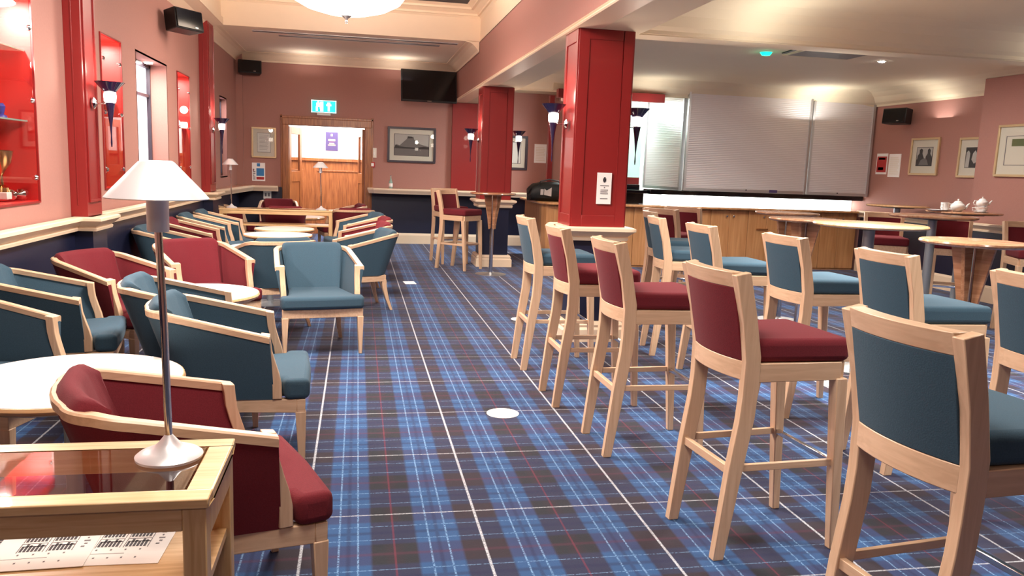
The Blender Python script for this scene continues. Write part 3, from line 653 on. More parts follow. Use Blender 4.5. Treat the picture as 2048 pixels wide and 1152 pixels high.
for k in range(16): m.box(-.39, .39, -.24+k*.03, -.225+k*.03, -.01, -.002)
m.build('vent_slat', M['photo_m'], t); MB().box(-.39, .39, -.24, .24, -.0015, -.0005).build('vent_dark', M['black'], t)
tag(MB().box(-.1, .1, -.16, .16, -.012, 0).build('air_slot', M['black'], loc=(4.80, 8.62, 2.93), rz=R(-4)), 'short black air slot in ceiling beside the green lamp', 'air vent').scale = (.25, 1, 1)
t = thing('emergency_light', 'small glowing green emergency lamp on the bar ceiling', 'ceiling light', (4.60, 8.8, 2.93))
MB().lathe([(0, -.045), (.045, -.04), (.065, -.015), (.065, 0), (0, 0)], 20).build('lamp_dome', M['greenled'], t, smooth=True)
MB().lathe([(.065, -.008), (.08, -.006), (.08, 0), (.065, 0)], 20).build('lamp_ring', M['white'], t, smooth=True)
point(4.60, 8.8, 2.84, .25, .03, (.1, 1, .6))

# ------------------------------------------------------------------ bar
BY = 12.15
for x in range(8):
    x0 = 3.0+x*.655; x1 = x0+.655
    t = thing('bar_cabinet', ['bar cabinet at the left end, behind the nearer red column', 'second bar cabinet from the left, just right of the column', 'bar cabinet behind the pair of burgundy stools', 'bar cabinet with knobs right of the burgundy stools', 'bar cabinet behind the small winged high table', 'bar cabinet with long bar handle, behind the large table', 'bar cabinet to the right of the long handle', 'last bar cabinet at the right wall'][x], 'bar cabinet', ((x0+x1)/2, BY, 0), 0, 'wooden bar cabinets')
    if x == 5: HC = t
    w = (x1-x0)/2-.001
    MB().box(-w, w, .022, .5, .0, .96).build('carcass', M['barwood'], t)
    for s in (-1, 1):
        a, b = sorted((s*.002, s*(w-.002)))
        d = MB().box(a, b, 0, .02, .03, .955).build('door', M['barwood'], t, bevel=.003)
        MB().lathe([(.006, 0), (.006, .02), (.016, .025), (.016, .035), (.004, .04)], 14).build('knob', M['chrome'], d, smooth=True, rot=(R(90), 0, 0), loc=(s*.06, 0, .86))
(MB().tube([(6.42, BY-.03, .66), (6.62, BY-.03, .66)], .009).tube([(6.44, BY-.03, .66), (6.44, BY+.003, .66)], .007).tube([(6.60, BY-.03, .66), (6.60, BY+.003, .66)], .007).build('bar_handle', M['brass'], HC, smooth=True, loc=(-HC.location.x, -HC.location.y, 0)))
# curved left return of the bar
pts = [(3.0, BY), (3.0, 13.9), (2.9, 13.9), (2.86, BY+.25), (2.9, BY+.08)]
tag(MB().prism(pts, 0, .96).build('bar_end_panel', M['barwood']), 'curved wooden end panel of the bar behind the column', 'panel')
tag(MB().prism([(2.80, 13.9), (2.80, BY+.1), (2.88, BY-.08), (3.0, BY-.12), (8.27, BY-.12), (8.27, BY+.3), (3.3, BY+.3), (3.3, 13.9)], .962, 1.0).build('bar_counter', M['barwood'], bevel=.014, seg=3), 'long wooden bar counter above the bar cabinets', 'counter')
tag(MB().prism([(4.62, BY+.16), (8.29, BY-.05), (8.29, BY+.4), (4.62, BY+.5)], 1.168, 1.245).build('stone_ledge', M['bargloss'], bevel=.01), 'black stone bar top under the closed shutters', 'ledge')
tag(MB().prism([(3.42, BY+.32), (4.6, BY+.22), (4.6, BY+.65), (3.42, BY+.7)], 1.17, 1.225).build('stone_ledge', M['bargloss'], bevel=.01), 'black stone bar top at the open left end of bar', 'ledge')
tag(MB().box(3.45, 4.58, BY+.36, BY+.42, 1.0, 1.168).build('bar_fridge_front', M['screen']), 'dark glass panel under the bar top at its open left end', 'panel')
for k in range(6):
    x0 = 4.85+k*.57; o = MB().box(x0, x0+.545, BY+.20, BY+.26, 1.002, 1.166).build('lit_bottle_panel', M['barlight'], bevel=.004)
    tag(o, ['bright lit panel under bar top, leftmost', 'bright lit panel under bar top, second from left', 'bright lit panel under bar top, third from left', 'bright lit panel under bar top, third from right', 'bright lit panel under bar top, second from right', 'bright lit panel under bar top, by the right wall'][k], 'lit panel', 'lit panels under the bar top')
# shutters
def shutter(p0, p1, z0, z1a, label, name='roller_shutter'):
    a = Vector(p0+(0,)); b = Vector(p1+(0,)); L = (b-a).length; ang = math.atan2(b.y-a.y, b.x-a.x)
    t = thing(name, label, 'shutter', (a.x, a.y, z0), ang, 'bar shutters')
    MB().box(.03, L-.03, -.01, .01, 0.05, z1a-z0).build('slat_curtain', M['shutter'], t)
    MB().box(.03, L-.03, -.02, .02, 0, .05).build('bottom_rail', M['steel'], t)
    MB().box(0, .035, -.03, .03, 0, z1a-z0).build('guide_rail', M['steel'], t); MB().box(L-.035, L, -.03, .03, 0, z1a-z0).build('guide_rail', M['steel'], t)
    return t
t = shutter((5.13, 12.22), (7.28, 12.22), 1.246, 2.80, 'widest grey roller shutter, middle of the bar')
MB().box(1.08, 1.1, -.025, -.02, .03, .05).build('lock', M['ink'], t); MB().box(1.50, 1.64, -.026, -.02, .01, .055).build('shutter_label', M['purple'], t)
t = shutter((7.30, 12.22), (8.28, 12.0), 1.246, 2.76, 'grey roller shutter at the right wall')
MB().box(.5, .52, -.025, -.02, .03, .05).build('lock', M['ink'], t)
shutter((4.92, 13.45), (5.12, 12.30), 1.246, 2.80, 'bright side shutter returning behind bar at its left')
# bar interior
struct(MB().box(3.62, 8.4, 14.5, 14.6, 0, 3.0).build('wall_bar', M['white']))
struct(MB().box(3.6, 3.9, 14.42, 14.5, 0, 2.9).build('wall_bar', M['wall']))
tag(MB().box(3.16, 3.6, 13.1, 13.15, 1.001, 2.62).build('side_panel', M['wall']), 'brown pink side wall of bar behind the black bag', 'panel')
tag(MB().box(3.08, 3.16, 13.05, 13.15, 1.001, 2.70).build('bar_post', M['redpaint'], bevel=.004), 'thin dark red post at the left end of the bar', 'post')
tag(MB().box(3.0, 4.72, 12.18, 12.318, 2.60, 2.73).build('bar_header', M['redpaint'], bevel=.004), 'dark red header beam over the open left end of bar', 'beam')
tag(MB().box(3.6, 4.7, 13.1, 13.14, 1.3, 1.42).build('splashback', M['redpaint']), 'red splashback strip behind the bar top, left end', 'splashback')
tag(MB().box(3.62, 4.7, 13.05, 13.14, 0, 1.299).build('splashback', M['bargloss']), 'speckled black splashback behind the bar top, left end', 'splashback')
tag(MB().box(4.05, 4.85, 13.5, 13.53, 0, 2.6).build('glass_screen', M['tealglass']), 'pale green glass screen in the open end of the bar', 'glass screen')
t = thing('bar_strip_light', 'bright strip light inside the open end of bar', 'light', (4.5, 13.9, 2.78)); MB().box(-.6, .6, -.06, .06, -.04, 0).build('diffuser', M['barlight'], t); MB().box(-.62, .62, -.07, .07, 0, .04).build('housing', M['white'], t)
area(4.4, 13.85, 2.7, 1.2, 240, (.92, 1, .98), 'RECTANGLE', (0, 0, 0), .3)
area(4.2, 13.3, 2.6, .8, 30, (.92, 1, .98), 'RECTANGLE', (R(50), 0, 0), .3)
picture(3.98, 4.2, 1.78, 2.08, 14.3, 'darkframe', .03, 'small dark framed picture inside the bar, upper one', .02, art='group')
picture(3.98, 4.2, 1.42, 1.68, 14.3, 'darkframe', .03, 'small dark framed picture inside the bar, lower one', .02, art='group')
struct(MB().box(3.7, 4.35, 14.31, 14.4, 0, 2.9).build('wall_bar', M['wall']))
# black bag on the counter
t = thing('holdall_bag', 'large black holdall bag lying on the wooden counter behind column', 'bag', (3.02, 12.62, 1.0), R(4))
bm = []
N = 22
for k, (x, sy, zt) in enumerate(((-.35, .05, .12), (-.33, .14, .22), (-.26, .18, .27), (-.12, .19, .30), (.05, .2, .31), (.2, .19, .30), (.3, .15, .24), (.34, .06, .14))):
    bm.append([(x+.01*math.sin(i*2.1+k), sy*math.copysign(abs(math.cos(2*PI*i/N))**.7, math.cos(2*PI*i/N))+.008*math.sin(3*i+k), zt/2+zt/2*math.copysign(abs(math.sin(2*PI*i/N))**.7, math.sin(2*PI*i/N))+.006*math.sin(2*i+k*2)*(1 if math.sin(2*PI*i/N) > -.5 else 0)) for i in range(N)])
MB().rings(bm).build('bag_body', M['bag'], t, smooth=True)
MB().tube([(-.22, -.15, .24), (-.2, -.17, .31), (-.05, -.15, .345), (.1, -.17, .32), (.16, -.15, .25)], .012).build('handle', M['baggrey'], t, smooth=True)
MB().add([(-.14, -.195, .10), (-.02, -.202, .08), (-.02, -.205, .22), (-.10, -.203, .17), (-.14, -.2, .2)], [(0, 1, 2, 3, 4)]).add([(-.20, -.19, .10), (-.15, -.197, .10), (-.15, -.2, .19), (-.2, -.195, .19)], [(0, 1, 2, 3)]).build('pale_logo', M['photo_l'], t)
# bottle on ledge
t = thing('glass_bottle', 'small clear bottle standing on the drinks ledge right of door', 'bottle', (.60, 15.15, 1.05))
MB().lathe([(0, 0), (.032, 0), (.034, .02), (.034, .11), (.02, .15), (.012, .18), (.012, .22), (0, .22)], 18).build('bottle_body', M['tealglass'], t, smooth=True)
MB().lathe([(.0345, .03), (.0352, .03), (.0352, .09), (.0345, .09)], 18).build('bottle_label', M['paper'], t, smooth=True)
MB().cyl(0, 0, .22, .24, .014).build('cap', M['chrome'], t, smooth=True)
# floor discs and paper
for x, y, l in ((.89, 4.69, 'round white floor cover in the middle of the tartan carpet'), (3.47, 5.22, 'round white floor cover between the rows of bar stools'), (1.62, 7.75, 'round white floor cover behind the farthest burgundy aisle stool')):
    t = thing('floor_cover', l, 'floor cover', (x, y, 0), 0, 'round floor covers')
    MB().lathe([(0, .006), (.085, .006), (.1, .003), (.1, 0), (0, 0)], 32, caps=False).build('cover_plate', M['white'], t, smooth=True)
tag(MB().box(-.07, .07, -.11, .11, 0, .006).build('floor_socket_plate', M['paper'], loc=(.66, 10.2, 0), rz=.1), 'small white rectangular plate on the carpet far down the aisle', 'floor plate')
# ------------------------------------------------------------------ tub chair (faces local +x)
def shell_path(hf, xf, xb, r, n=10, bulge=.02, hw=None):
    """u-shaped plan from the front of one side round the back to the other side"""
    hw = hf-.028 if hw is None else hw
    pts = [(xf, -hf), (xf*.5+(xb+r)*.5, -(hf+hw)/2-.001), (xb+r, -hw)]
    for k in range(1, n): a = -PI/2-k*PI/2/n; pts.append((xb+r+r*math.cos(a), -hw+r+r*math.sin(a)))
    for k in range(5):
        y = -(hw-r)+k*(hw-r)/2; pts.append((xb-bulge*(1-(y/(hw-r))**2), y))
    for k in range(1, n): a = PI-k*PI/2/n; pts.append((xb+r+r*math.cos(a), hw-r+r*math.sin(a)))
    pts += [(xb+r, hw), (xf*.5+(xb+r)*.5, (hf+hw)/2+.001), (xf, hf)]
    return pts
def offs(pts, d):
    out = []
    for i, p in enumerate(pts):
        a = Vector(pts[max(i-1, 0)]); b = Vector(pts[min(i+1, len(pts)-1)]); t = (b-a).normalized()
        out.append((p[0]-t.y*d*-1 if False else p[0]+t.y*d, p[1]-t.x*d))
    return out
def rim_z(x): return .675+(.155-x)/(.155+.20)*.085 if x > -.20 else .76+min(1, (-.20-x)/.12)*.028
def make_tub(color, label, loc, rz, group):
    t = thing('tub_chair', label, 'chair', loc, rz, group)
    F = M[color]
    top = shell_path(.310, .155, -.375, .14)
    bot = shell_path(.262, .175, -.245, .11, hw=.225)
    # offs(+) moves outward (path runs clockwise seen from above: right side first)
    def ring(pts, z, d):
        q = offs(pts, d); return [(p[0], p[1], z(o[0]) if callable(z) else z) for p, o in zip(q, pts)]
    def mixp(u): return [(a[0]*u+b[0]*(1-u), a[1]*u+b[1]*(1-u)) for a, b in zip(top, bot)]
    rows_o = []; rows_i = []
    for u, bl in ((0, .0), (.25, .008), (.5, .010), (.75, .006), (1, 0)):
        p = mixp(u)
        zf = (lambda uu: (lambda x: .365+(rim_z(x)-.02-.365)*uu))(u)
        q = [(a, b, zf(o[0])) for (a, b), o in zip(offs(p, -.004+bl), top)]; rows_o.append(q)
        q = [(a, b, zf(o[0])) for (a, b), o in zip(offs(p, -.03), top)]; rows_i.append(q)
    loops = rows_o+rows_i[::-1]
    MB().rings([[loops[k][i] for k in range(len(loops))] for i in range(len(top))]).build('upholstered_shell', F, t, smooth=True)
    # wooden arm rail round the rim
    pr = [(.004, -.026), (.006, .0), (0, .006), (-.03, .006), (-.036, 0), (-.034, -.026)]
    MB().rings([[(a, b, rim_z(o[0])+dz) for (d, dz) in pr for (a, b) in [offs(top, d)[i]]] for i, o in enumerate(top)]).build('arm_rail', M['beech'], t, smooth=True)
    for s in (-1, 1):   # curved front posts
        out = [(.155, .684), (.157, .655), (.163, .60), (.178, .545), (.195, .49), (.205, .44), (.207, .37)]
        inn = [(.163, .37), (.163, .43), (.152, .50), (.135, .555), (.122, .61), (.118, .66), (.113, .69)]
        y0, y1 = sorted((s*.272, s*.312))
        prof = out+inn; n = len(prof)
        sh = lambda z: -s*max(0, (.66-z))/.3*.010
        vs = [(x, y0+sh(z), z) for x, z in prof]+[(x, y1+sh(z), z) for x, z in prof]
        MB().add(vs, [(i, i+1, n+i+1, n+i) for i in range(n-1)]+[(n-1, 0, n, 2*n-1)]+[(i, n-1-i, n-2-i, i+1) for i in range(n//2-0) if i < n-2-i]+[(n+i, n+i+1, 2*n-2-i, 2*n-1-i) for i in range(n//2) if i < n-2-i]).build('front_post', M['beechz'], t, bevel=.003)
    # padded back
    pin = shell_path(.27, -.02, -.322, .11, hw=.25)
    pinb = shell_path(.24, .0, -.175, .09, hw=.21)
    def lp_(a, b, u): return (a[0]*u+b[0]*(1-u), a[1]*u+b[1]*(1-u))
    P = pin[6:-6]
    nb = len(P); rows = []
    for i in range(nb):
        u = i/(nb-1); e = min(1, min(u, 1-u)*7); hgt = rim_z(-.4)+.036*e-.0*(1-e); th = .02+.055*e
        o = offs(pin, 0)[6:-6][i]; q = offs(pin, -th)[6:-6][i]; mid = offs(pin, -th*.5)[6:-6][i]
        ob = offs(pinb, 0)[6:-6][i]; qb = offs(pinb, -th*.6)[6:-6][i]; o1 = lp_(o, ob, .08); q1 = lp_(q, qb, .08); q2 = lp_(q, qb, .6)
        rows.append([(o1[0], o1[1], .42), (o[0], o[1], hgt-.03), ((o[0]+mid[0])/2, (o[1]+mid[1])/2, hgt-.006), (mid[0], mid[1], hgt), ((q[0]+mid[0])/2, (q[1]+mid[1])/2, hgt-.007), (q[0], q[1], hgt-.035), (q2[0], q2[1], .62), (q1[0], q1[1], .42)])
    MB().rings(rows).build('back_cushion', F, t, smooth=True)
    MB().prism([(-.21, -.20), (.12, -.245), (.208, -.262), (.220, -.320), (.335, -.315), (.345, 0), (.335, .315), (.220, .320), (.208, .262), (.12, .245), (-.21, .20)], .366, .468).build('seat_cushion', F, t, bevel=.028, seg=4)
    f = MB()
    w = .308
    f.box(.275, .315, -w, w, .30, .366)
    for s in (-1, 1): f.hexa([(-.24, s*.21-.02, .30), (.275, s*.287-.02, .30), (.275, s*.287+.02, .30), (-.24, s*.21+.02, .30)], [(-.24, s*.21-.02, .366), (.275, s*.287-.02, .366), (.275, s*.287+.02, .366), (-.24, s*.21+.02, .366)])
    f.box(-.262, -.222, -.225, .225, .30, .366)
    f.build('seat_frame', M['beech'], t, bevel=.003)
    for s in (-1, 1):
        y = s*.287
        MB().hexa([(.284, y-.013+s*.004, 0), (.312, y-.013+s*.004, 0), (.312, y+.013+s*.004, 0), (.284, y+.013+s*.004, 0)], [(.268, y-.024, .305), (.318, y-.024, .305), (.318, y+.024, .305), (.268, y+.024, .305)]).build('leg', M['beechz'], t, bevel=.004)
        y = s*.205; m = MB()
        m.rings([[(x-w_, y+s*q-w_, z), (x+w_, y+s*q-w_, z), (x+w_, y+s*q+w_, z), (x-w_, y+s*q+w_, z)] for x, q, z, w_ in ((-.315, .035, 0, .014), (-.275, .012, .12, .018), (-.248, 0, .24, .023), (-.240, 0, .32, .024))])
        m.build('leg', M['beechz'], t, bevel=.004)
    return t
TUBS = []
proto = {}
def tub(color, tipx, tipy, ang, label, group='tub chairs round the low tables'):
    a = R(ang); x = tipx-.145*math.cos(a); y = tipy-.145*math.sin(a)
    if color not in proto:
        proto[color] = make_tub(color, label, (x, y, 0), a, group); return proto[color]
    return dup(proto[color], (x, y, 0), a, label, group)
tub('red', -.35, 2.70, 20, 'burgundy tub chair nearest the camera, in front of the display table')
tub('teal', -.43, 4.13, 4, 'teal tub chair facing the aisle, right of the nearest white table')
tub('teal', -.74, 4.82, 6, 'teal tub chair just behind the nearest aisle-facing teal one')
tub('teal', -1.60, 5.14, 10, 'blue teal tub chair at left edge, against the wall behind the nearest table')
tub('red', -1.45, 5.84, -25, 'burgundy tub chair against left wall below the nearer red pilaster')
tub('red', -1.11, 6.62, -55, 'burgundy tub chair facing the second white table, just right of the lamp pole')
tub('teal', -1.56, 4.00, -14, 'teal tub chair cut by the left picture edge at the nearest table')
tub('teal', -.285, 6.42, -79, 'teal tub chair facing the camera in the middle of the aisle')
tub('teal', -.82, 7.75, 112, 'teal tub chair turned away, behind the camera-facing teal one')
tub('teal', -.16, 8.36, 196, 'dark teal tub chair with back to the aisle, nearest in the right file')
tub('red', -.17, 9.45, 188, 'burgundy tub chair directly behind the dark teal one, right file')
tub('red', -.13, 10.35, 188, 'second burgundy tub chair in the right file, farther back')
tub('teal', -.2, 11.2, 196, 'teal tub chair at far end of right file, by the far display table')
tub('red', -.12, 12.75, 100, 'burgundy tub chair seen from behind, right of far display table')
tub('red', -.42, 13.5, 192, 'farthest burgundy tub chair right, with its back to the door frame')
tub('red', -1.32, 14.15, -85, 'burgundy tub chair facing camera under the wall socket')
tub('red', -1.80, 13.4, 5, 'burgundy tub chair in far left corner under the drinks ledge')
tub('red', -1.12, 12.8, 98, 'burgundy tub chair seen through the far display table')
tub('teal', -1.56, 8.30, 3, 'teal tub chair against left wall, directly behind the lamp pole')
tub('red', -1.56, 9.38, 2, 'burgundy tub chair against left wall, in the row of teal ones')
tub('teal', -1.57, 10.28, 2, 'teal tub chair against left wall, second from far display table')
tub('teal', -1.52, 11.02, 3, 'teal tub chair against left wall, beside the far display table')

# ------------------------------------------------------------------ low round tables
def low_table(x, y, r, label, first=[None]):
    if first[0] is None:
        t = thing('low_round_table', label, 'table', (x, y, 0), 0, 'low round tables with cream tops'); first[0] = t
        MB().lathe([(0, .596), (.418, .596), (.42, .598), (.42, .600), (0, .600)], 64, caps=False).build('laminate_top', M['laminate'], t)
        MB().lathe([(0, .562), (.405, .562), (.425, .574), (.43, .586), (.425, .598), (.42, .5985), (0, .5955)], 64, caps=False).build('wooden_edge', M['palewood'], t, smooth=True)
        MB().cyl(0, 0, .02, .565, .035, 24).build('pedestal', M['greypole'], t, smooth=True)
        MB().lathe([(0, .0), (.24, .0), (.24, .006), (.06, .02), (.036, .03), (0, .03)], 40, caps=False).build('base_plate', M['greypole'], t, smooth=True)
        return t
    t = dup(first[0], (x, y, 0), 0, label); t.scale = (r/.43, r/.43, 1); return t
low_table(-1.13, 3.41, .43, 'nearest cream-topped low table, behind the foreground lamp')
low_table(-1.06, 5.60, .41, 'cream-topped low table between the facing burgundy chairs')
low_table(-.90, 8.65, .41, 'cream-topped low table mostly hidden by the turned-away teal chair')
low_table(-.95, 10.10, .41, 'cream-topped low table beyond the camera-facing teal chair, large ellipse')
low_table(-.95, 11.00, .39, 'cream-topped low table just in front of far display table')
low_table(-.86, 13.42, .34, 'farthest cream-topped low table, before the wooden door')

# ------------------------------------------------------------------ display tables with glass tops
def console(x0, x1, y0, y1, zt, zs, label):
    t = thing('display_table', label, 'display table', ((x0+x1)/2, (y0+y1)/2, 0), 0, 'oak display tables with glass tops')
    w = (x1-x0)/2; d = (y1-y0)/2; p = .048
    f = MB()
    f.box(-w-.006, w+.006, -d-.006, -d+p, zt-.022, zt).box(-w-.006, w+.006, d-p, d+.006, zt-.022, zt).box(-w-.006, -w+p, -d+p, d-p, zt-.022, zt).box(w-p, w+.006, -d+p, d-p, zt-.022, zt)
    f.build('top_frame', M['oak'], t, bevel=.003)
    a = MB(); a.box(-w+p, w-p, -d, -d+.022, zt-.072, zt-.022).box(-w+p, w-p, d-.022, d, zt-.072, zt-.022).build('apron', M['oak'], t, bevel=.002)
    MB().box(-w, -w+.022, -d+p, d-p, zt-.10, zt-.022).build('side_rail', M['oakz'], t)
    MB().box(w-.022, w, -d+p, d-p, zt-.10, zt-.022).build('side_rail', M['oakz'], t)
    MB().box(-w+p+.004, w-p-.004, -d+p+.004, d-p-.004, zt-.008, zt-.001).build('glass_top', M['tglass'], t)
    MB().box(-w+.01, w-.01, -d+.01, d-.01, zs-.02, zs).build('shelf', M['oak'], t)
    for sx in (-1, 1):
        for sy in (-1, 1):
            xa, xb = sorted((sx*w, sx*(w-p))); ya, yb = sorted((sy*d, sy*(d-p)))
            MB().box(xa, xb, ya, yb, 0, zt-.0225).build('leg', M['oakz'], t, bevel=.003)
    return t
console(-1.86, -.305, 1.665, 2.03, .80, .585, 'oak glass-topped display table in the lower left foreground')
console(-1.90, -.36, 11.78, 12.14, .80, .585, 'oak glass-topped display table far down the left side')
def table_lamp(x, y, z, label, first=[None]):
    if first[0]: return dup(first[0], (x, y, z), .2, label)
    t = thing('table_lamp', label, 'lamp', (x, y, z), 0, 'slim metal table lamps'); first[0] = t
    MB().lathe([(0, .0), (.074, .0), (.075, .006), (.068, .012), (.05, .020), (.032, .028), (.022, .038), (.011, .052), (.008, .056), (0, .056)], 48, caps=False).build('base', M['lampmetal'], t, smooth=True)
    MB().tube([(0, 0, .05), (-.003, 0, .30), (-.010, 0, .535)], .0085, 16).build('pole', M['chrome'], t, smooth=True)
    MB().lathe([(0, .53), (.022, .53), (.0235, .534), (.0235, .598), (.030, .612), (.028, .613), (0, .612)], 32, (-.010, 0, 0), caps=False).build('socket_cup', M['lampmetal'], t, smooth=True)
    s = MB().lathe([(.108, .604), (.1095, .606), (.096, .622), (.038, .684), (.032, .688), (.0, .689), (.0, .686), (.032, .684), (.094, .622), (.106, .604)], 56, (-.010, 0, 0), caps=False)
    s.build('lamp_shade', M['lampmetal'], t, smooth=True)
    return t
table_lamp(-.43, 1.915, .80, 'slim pale metal lamp standing on the foreground display table')
table_lamp(-1.76, 11.96, .80, 'small metal lamp at left end of far display table')
table_lamp(-.52, 11.98, .80, 'small metal lamp at right end of far display table, before the door')
# printed sheets on the shelf
def sheet(cx, cy, rz, label):
    t = thing('printed_sheet', label, 'paper', (cx, cy, .5855), rz, 'printed sheets on the foreground shelf')
    w, h = .1485, .105
    MB().box(-w, w, -h, h, 0, .0012).build('paper', M['paper'], t)
    m = MB(); g = MB()
    rr = random.Random(int(cx*1000))
    for bx, by in ((-.01, .0), (.052, .0), (-.01, .05), (.052, .05)):
        for k in range(6):
            x = bx+k*.008; L = .026+.012*((k*5) % 3)/2
            m.box(x, x+.0056, by-.018, by-.018+L, .0013, .0017)
        m.box(bx, bx+.05, by+.006, by+.010, .0013, .0017)
        g.box(bx-.004, bx-.002, by-.022, by+.024, .0013, .0017).box(bx-.004, bx+.052, by+.022, by+.024, .0013, .0017).box(bx+.050, bx+.052, by-.022, by+.022, .0013, .0017)
    for k in range(4): g.box(-.008+k*.032, -.004+k*.032, -.036, -.030, .0013, .0017).box(-.002+k*.03, .002+k*.03, -.075, -.069, .0013, .0017)
    for k in range(6): g.box(.118+(k % 2)*.004, .126+(k % 3)*.003, -.01+k*.015, -.004+k*.015, .0013, .0017)
    for k in range(9): m.box(-.078-(k % 2)*.004, -.064, -.03+k*.011, -.022+k*.011, .0013, .0017)
    g.box(-.04, .06, -.052, -.051, .0013, .0017)
    m.build('print', M['ink'], t); g.build('print', M['ink2'], t)
    return t
sheet(-.583, 1.925, R(-2), 'printed sheet on the foreground shelf, nearest the oak leg')
o = sheet(-.748, 1.915, R(2), 'printed sheet on foreground shelf, at left edge of picture'); o.location.z += .0022

# ------------------------------------------------------------------ bar stool (faces local +x, origin between the rear feet)
def make_stool(color, label, loc, rz, group):
    t = thing('bar_stool', label, 'bar stool', loc, rz, group)
    F = M[color]
    rear = [(0, 0), (.038, .37), (.066, .56), (.073, .66), (.074, .80), (.05, .95), (0, 1.135)]
    fro = [(.062, 1.147), (.105, .98), (.138, .82), (.140, .70), (.134, .58), (.100, .37), (.045, 0)]
    for s in (-1, 1):
        prof = rear+fro; n = len(prof)
        def yy(z, q): return s*((.190 if z < .66 else .190+(z-.66)/.48*.008)+q)
        vs = [(x, yy(z, -.019), z) for x, z in prof]+[(x, yy(z, .019), z) for x, z in prof]
        k = len(rear)
        fs = [(i, i+1, n-2-i, n-1-i) for i in range(k-1)]
        fs += [tuple(n+j for j in reversed(f)) for f in fs]+[(i, (i+1) % n, n+(i+1) % n, n+i) for i in range(n)]
        MB().add(vs, fs).build('rear_leg', M['beechz'], t, bevel=.003)
        y = s*.200
        MB().hexa([(.530, y-.017, 0), (.565, y-.017, 0), (.565, y+.017, 0), (.530, y+.017, 0)], [(.478, y-.026, .725), (.530, y-.026, .725), (.530, y+.026, .725), (.478, y+.026, .725)]).build('front_leg', M['beechz'], t, bevel=.004)
    # curved rails: bow to the rear
    def bow(name, z0, z1, xb, dx, th, mat, bowd=.030, w=.228, zb=0):
        n = 8; rs = []
        for i in range(n+1):
            u = -1+2*i/n; y = u*w; b = -bowd*(1-u*u)
            x0 = xb(z0)+b; x1 = xb(z1)+b
            rs.append([(x0, y, z0), (x0+th, y, z0), (x1+th, y, z1), (x1, y, z1)])
        return MB().rings(rs).build(name, mat, t, bevel=.003)
    xr = lambda z: .074-(max(0, z-.80)/.335)**1.1*.072
    bow('top_rail', 1.085, 1.1445, xr, 0, .055, M['beechy'], w=.184)
    bow('lower_back_rail', .725, .80, xr, 0, .045, M['beechy'], w=.184)
    bow('back_panel', .80, 1.086, xr, 0, .05, F, w=.182)
    MB().prism([(.105, -.196), (.50, -.224), (.542, -.214), (.548, 0), (.542, .214), (.50, .224), (.105, .196)], .792, .885).build('seat_cushion', F, t, bevel=.026, seg=4)
    f = MB()
    for s in (-1, 1): f.bar((.12, s*.190, .755), (.50, s*.202, .755), .036, .074)
    f.box(.49, .528, -.2, .2, .718, .792).build('seat_frame', M['beech'], t, bevel=.003)
    for s in (-1, 1): MB().bar((.07, s*.190, .372), (.525, s*.200, .372), .018, .028).build('side_stretcher', M['beech'], t, bevel=.002)
    MB().bar((.058, -.185, .36), (.058, .185, .36), .022, .034).build('rear_stretcher', M['beechy'], t, bevel=.002)
    MB().box(.505, .525, -.195, .195, .362, .384).build('metal_footrest', M['chrome'], t, bevel=.003)
    return t
sproto = {}
def stool(color, x, y, ang, label, group='bar stools around the high tables'):
    if color not in sproto: sproto[color] = make_stool(color, label, (x, y, 0), R(ang), group); return sproto[color]
    return dup(sproto[color], (x, y, 0), R(ang), label, group)
stool('teal', 1.402, 1.85, 6, 'teal bar stool nearest the camera, cut by the right picture corner')
stool('red', 1.365, 2.95, 5, 'burgundy bar stool beside the nearest teal one, first in the aisle row')
stool('red', 1.285, 4.10, 1, 'burgundy bar stool second in the aisle row, behind the nearest burgundy')
stool('red', 1.228, 4.99, 0, 'burgundy bar stool farthest of the burgundy ones along the aisle')
stool('teal', 1.212, 5.93, 0, 'teal bar stool farthest along the aisle row, left of the column cap')
stool('teal', 2.72, 2.80, 2, 'teal bar stool cut by the right picture edge, behind the nearest')
stool('teal', 2.67, 3.71, 2, 'teal bar stool third from the camera, in front of the winged table')
stool('teal', 2.63, 4.66, 3, 'teal bar stool in the middle right, its blue seat toward the winged table')
stool('teal', 2.45, 5.53, 0, 'teal bar stool right of column, before the farther burgundy pair')
stool('teal', 2.42, 6.36, -8, 'teal bar stool just right of the nearer red column')
stool('teal', 2.70, 7.26, -10, 'teal bar stool mostly hidden behind one right of the column')
stool('red', 3.05, 7.86, 30, 'burgundy bar stool near the bar cabinets, left of the pair')
stool('red', 3.55, 8.45, 42, 'burgundy bar stool near the bar cabinets, right of the pair')
stool('red', 6.10, 8.48, -118, 'burgundy bar stool facing camera behind the largest pale table')
stool('red', 6.74, 8.15, -122, 'burgundy bar stool facing camera right of the grey table post')
stool('red', 6.83, 7.20, -112, 'burgundy bar stool facing camera at the right picture edge')
stool('red', 1.27, 11.92, -44, 'burgundy bar stool left of the small table by farther column')
stool('red', 1.33, 12.78, -74, 'burgundy bar stool behind another, left of the farther column')

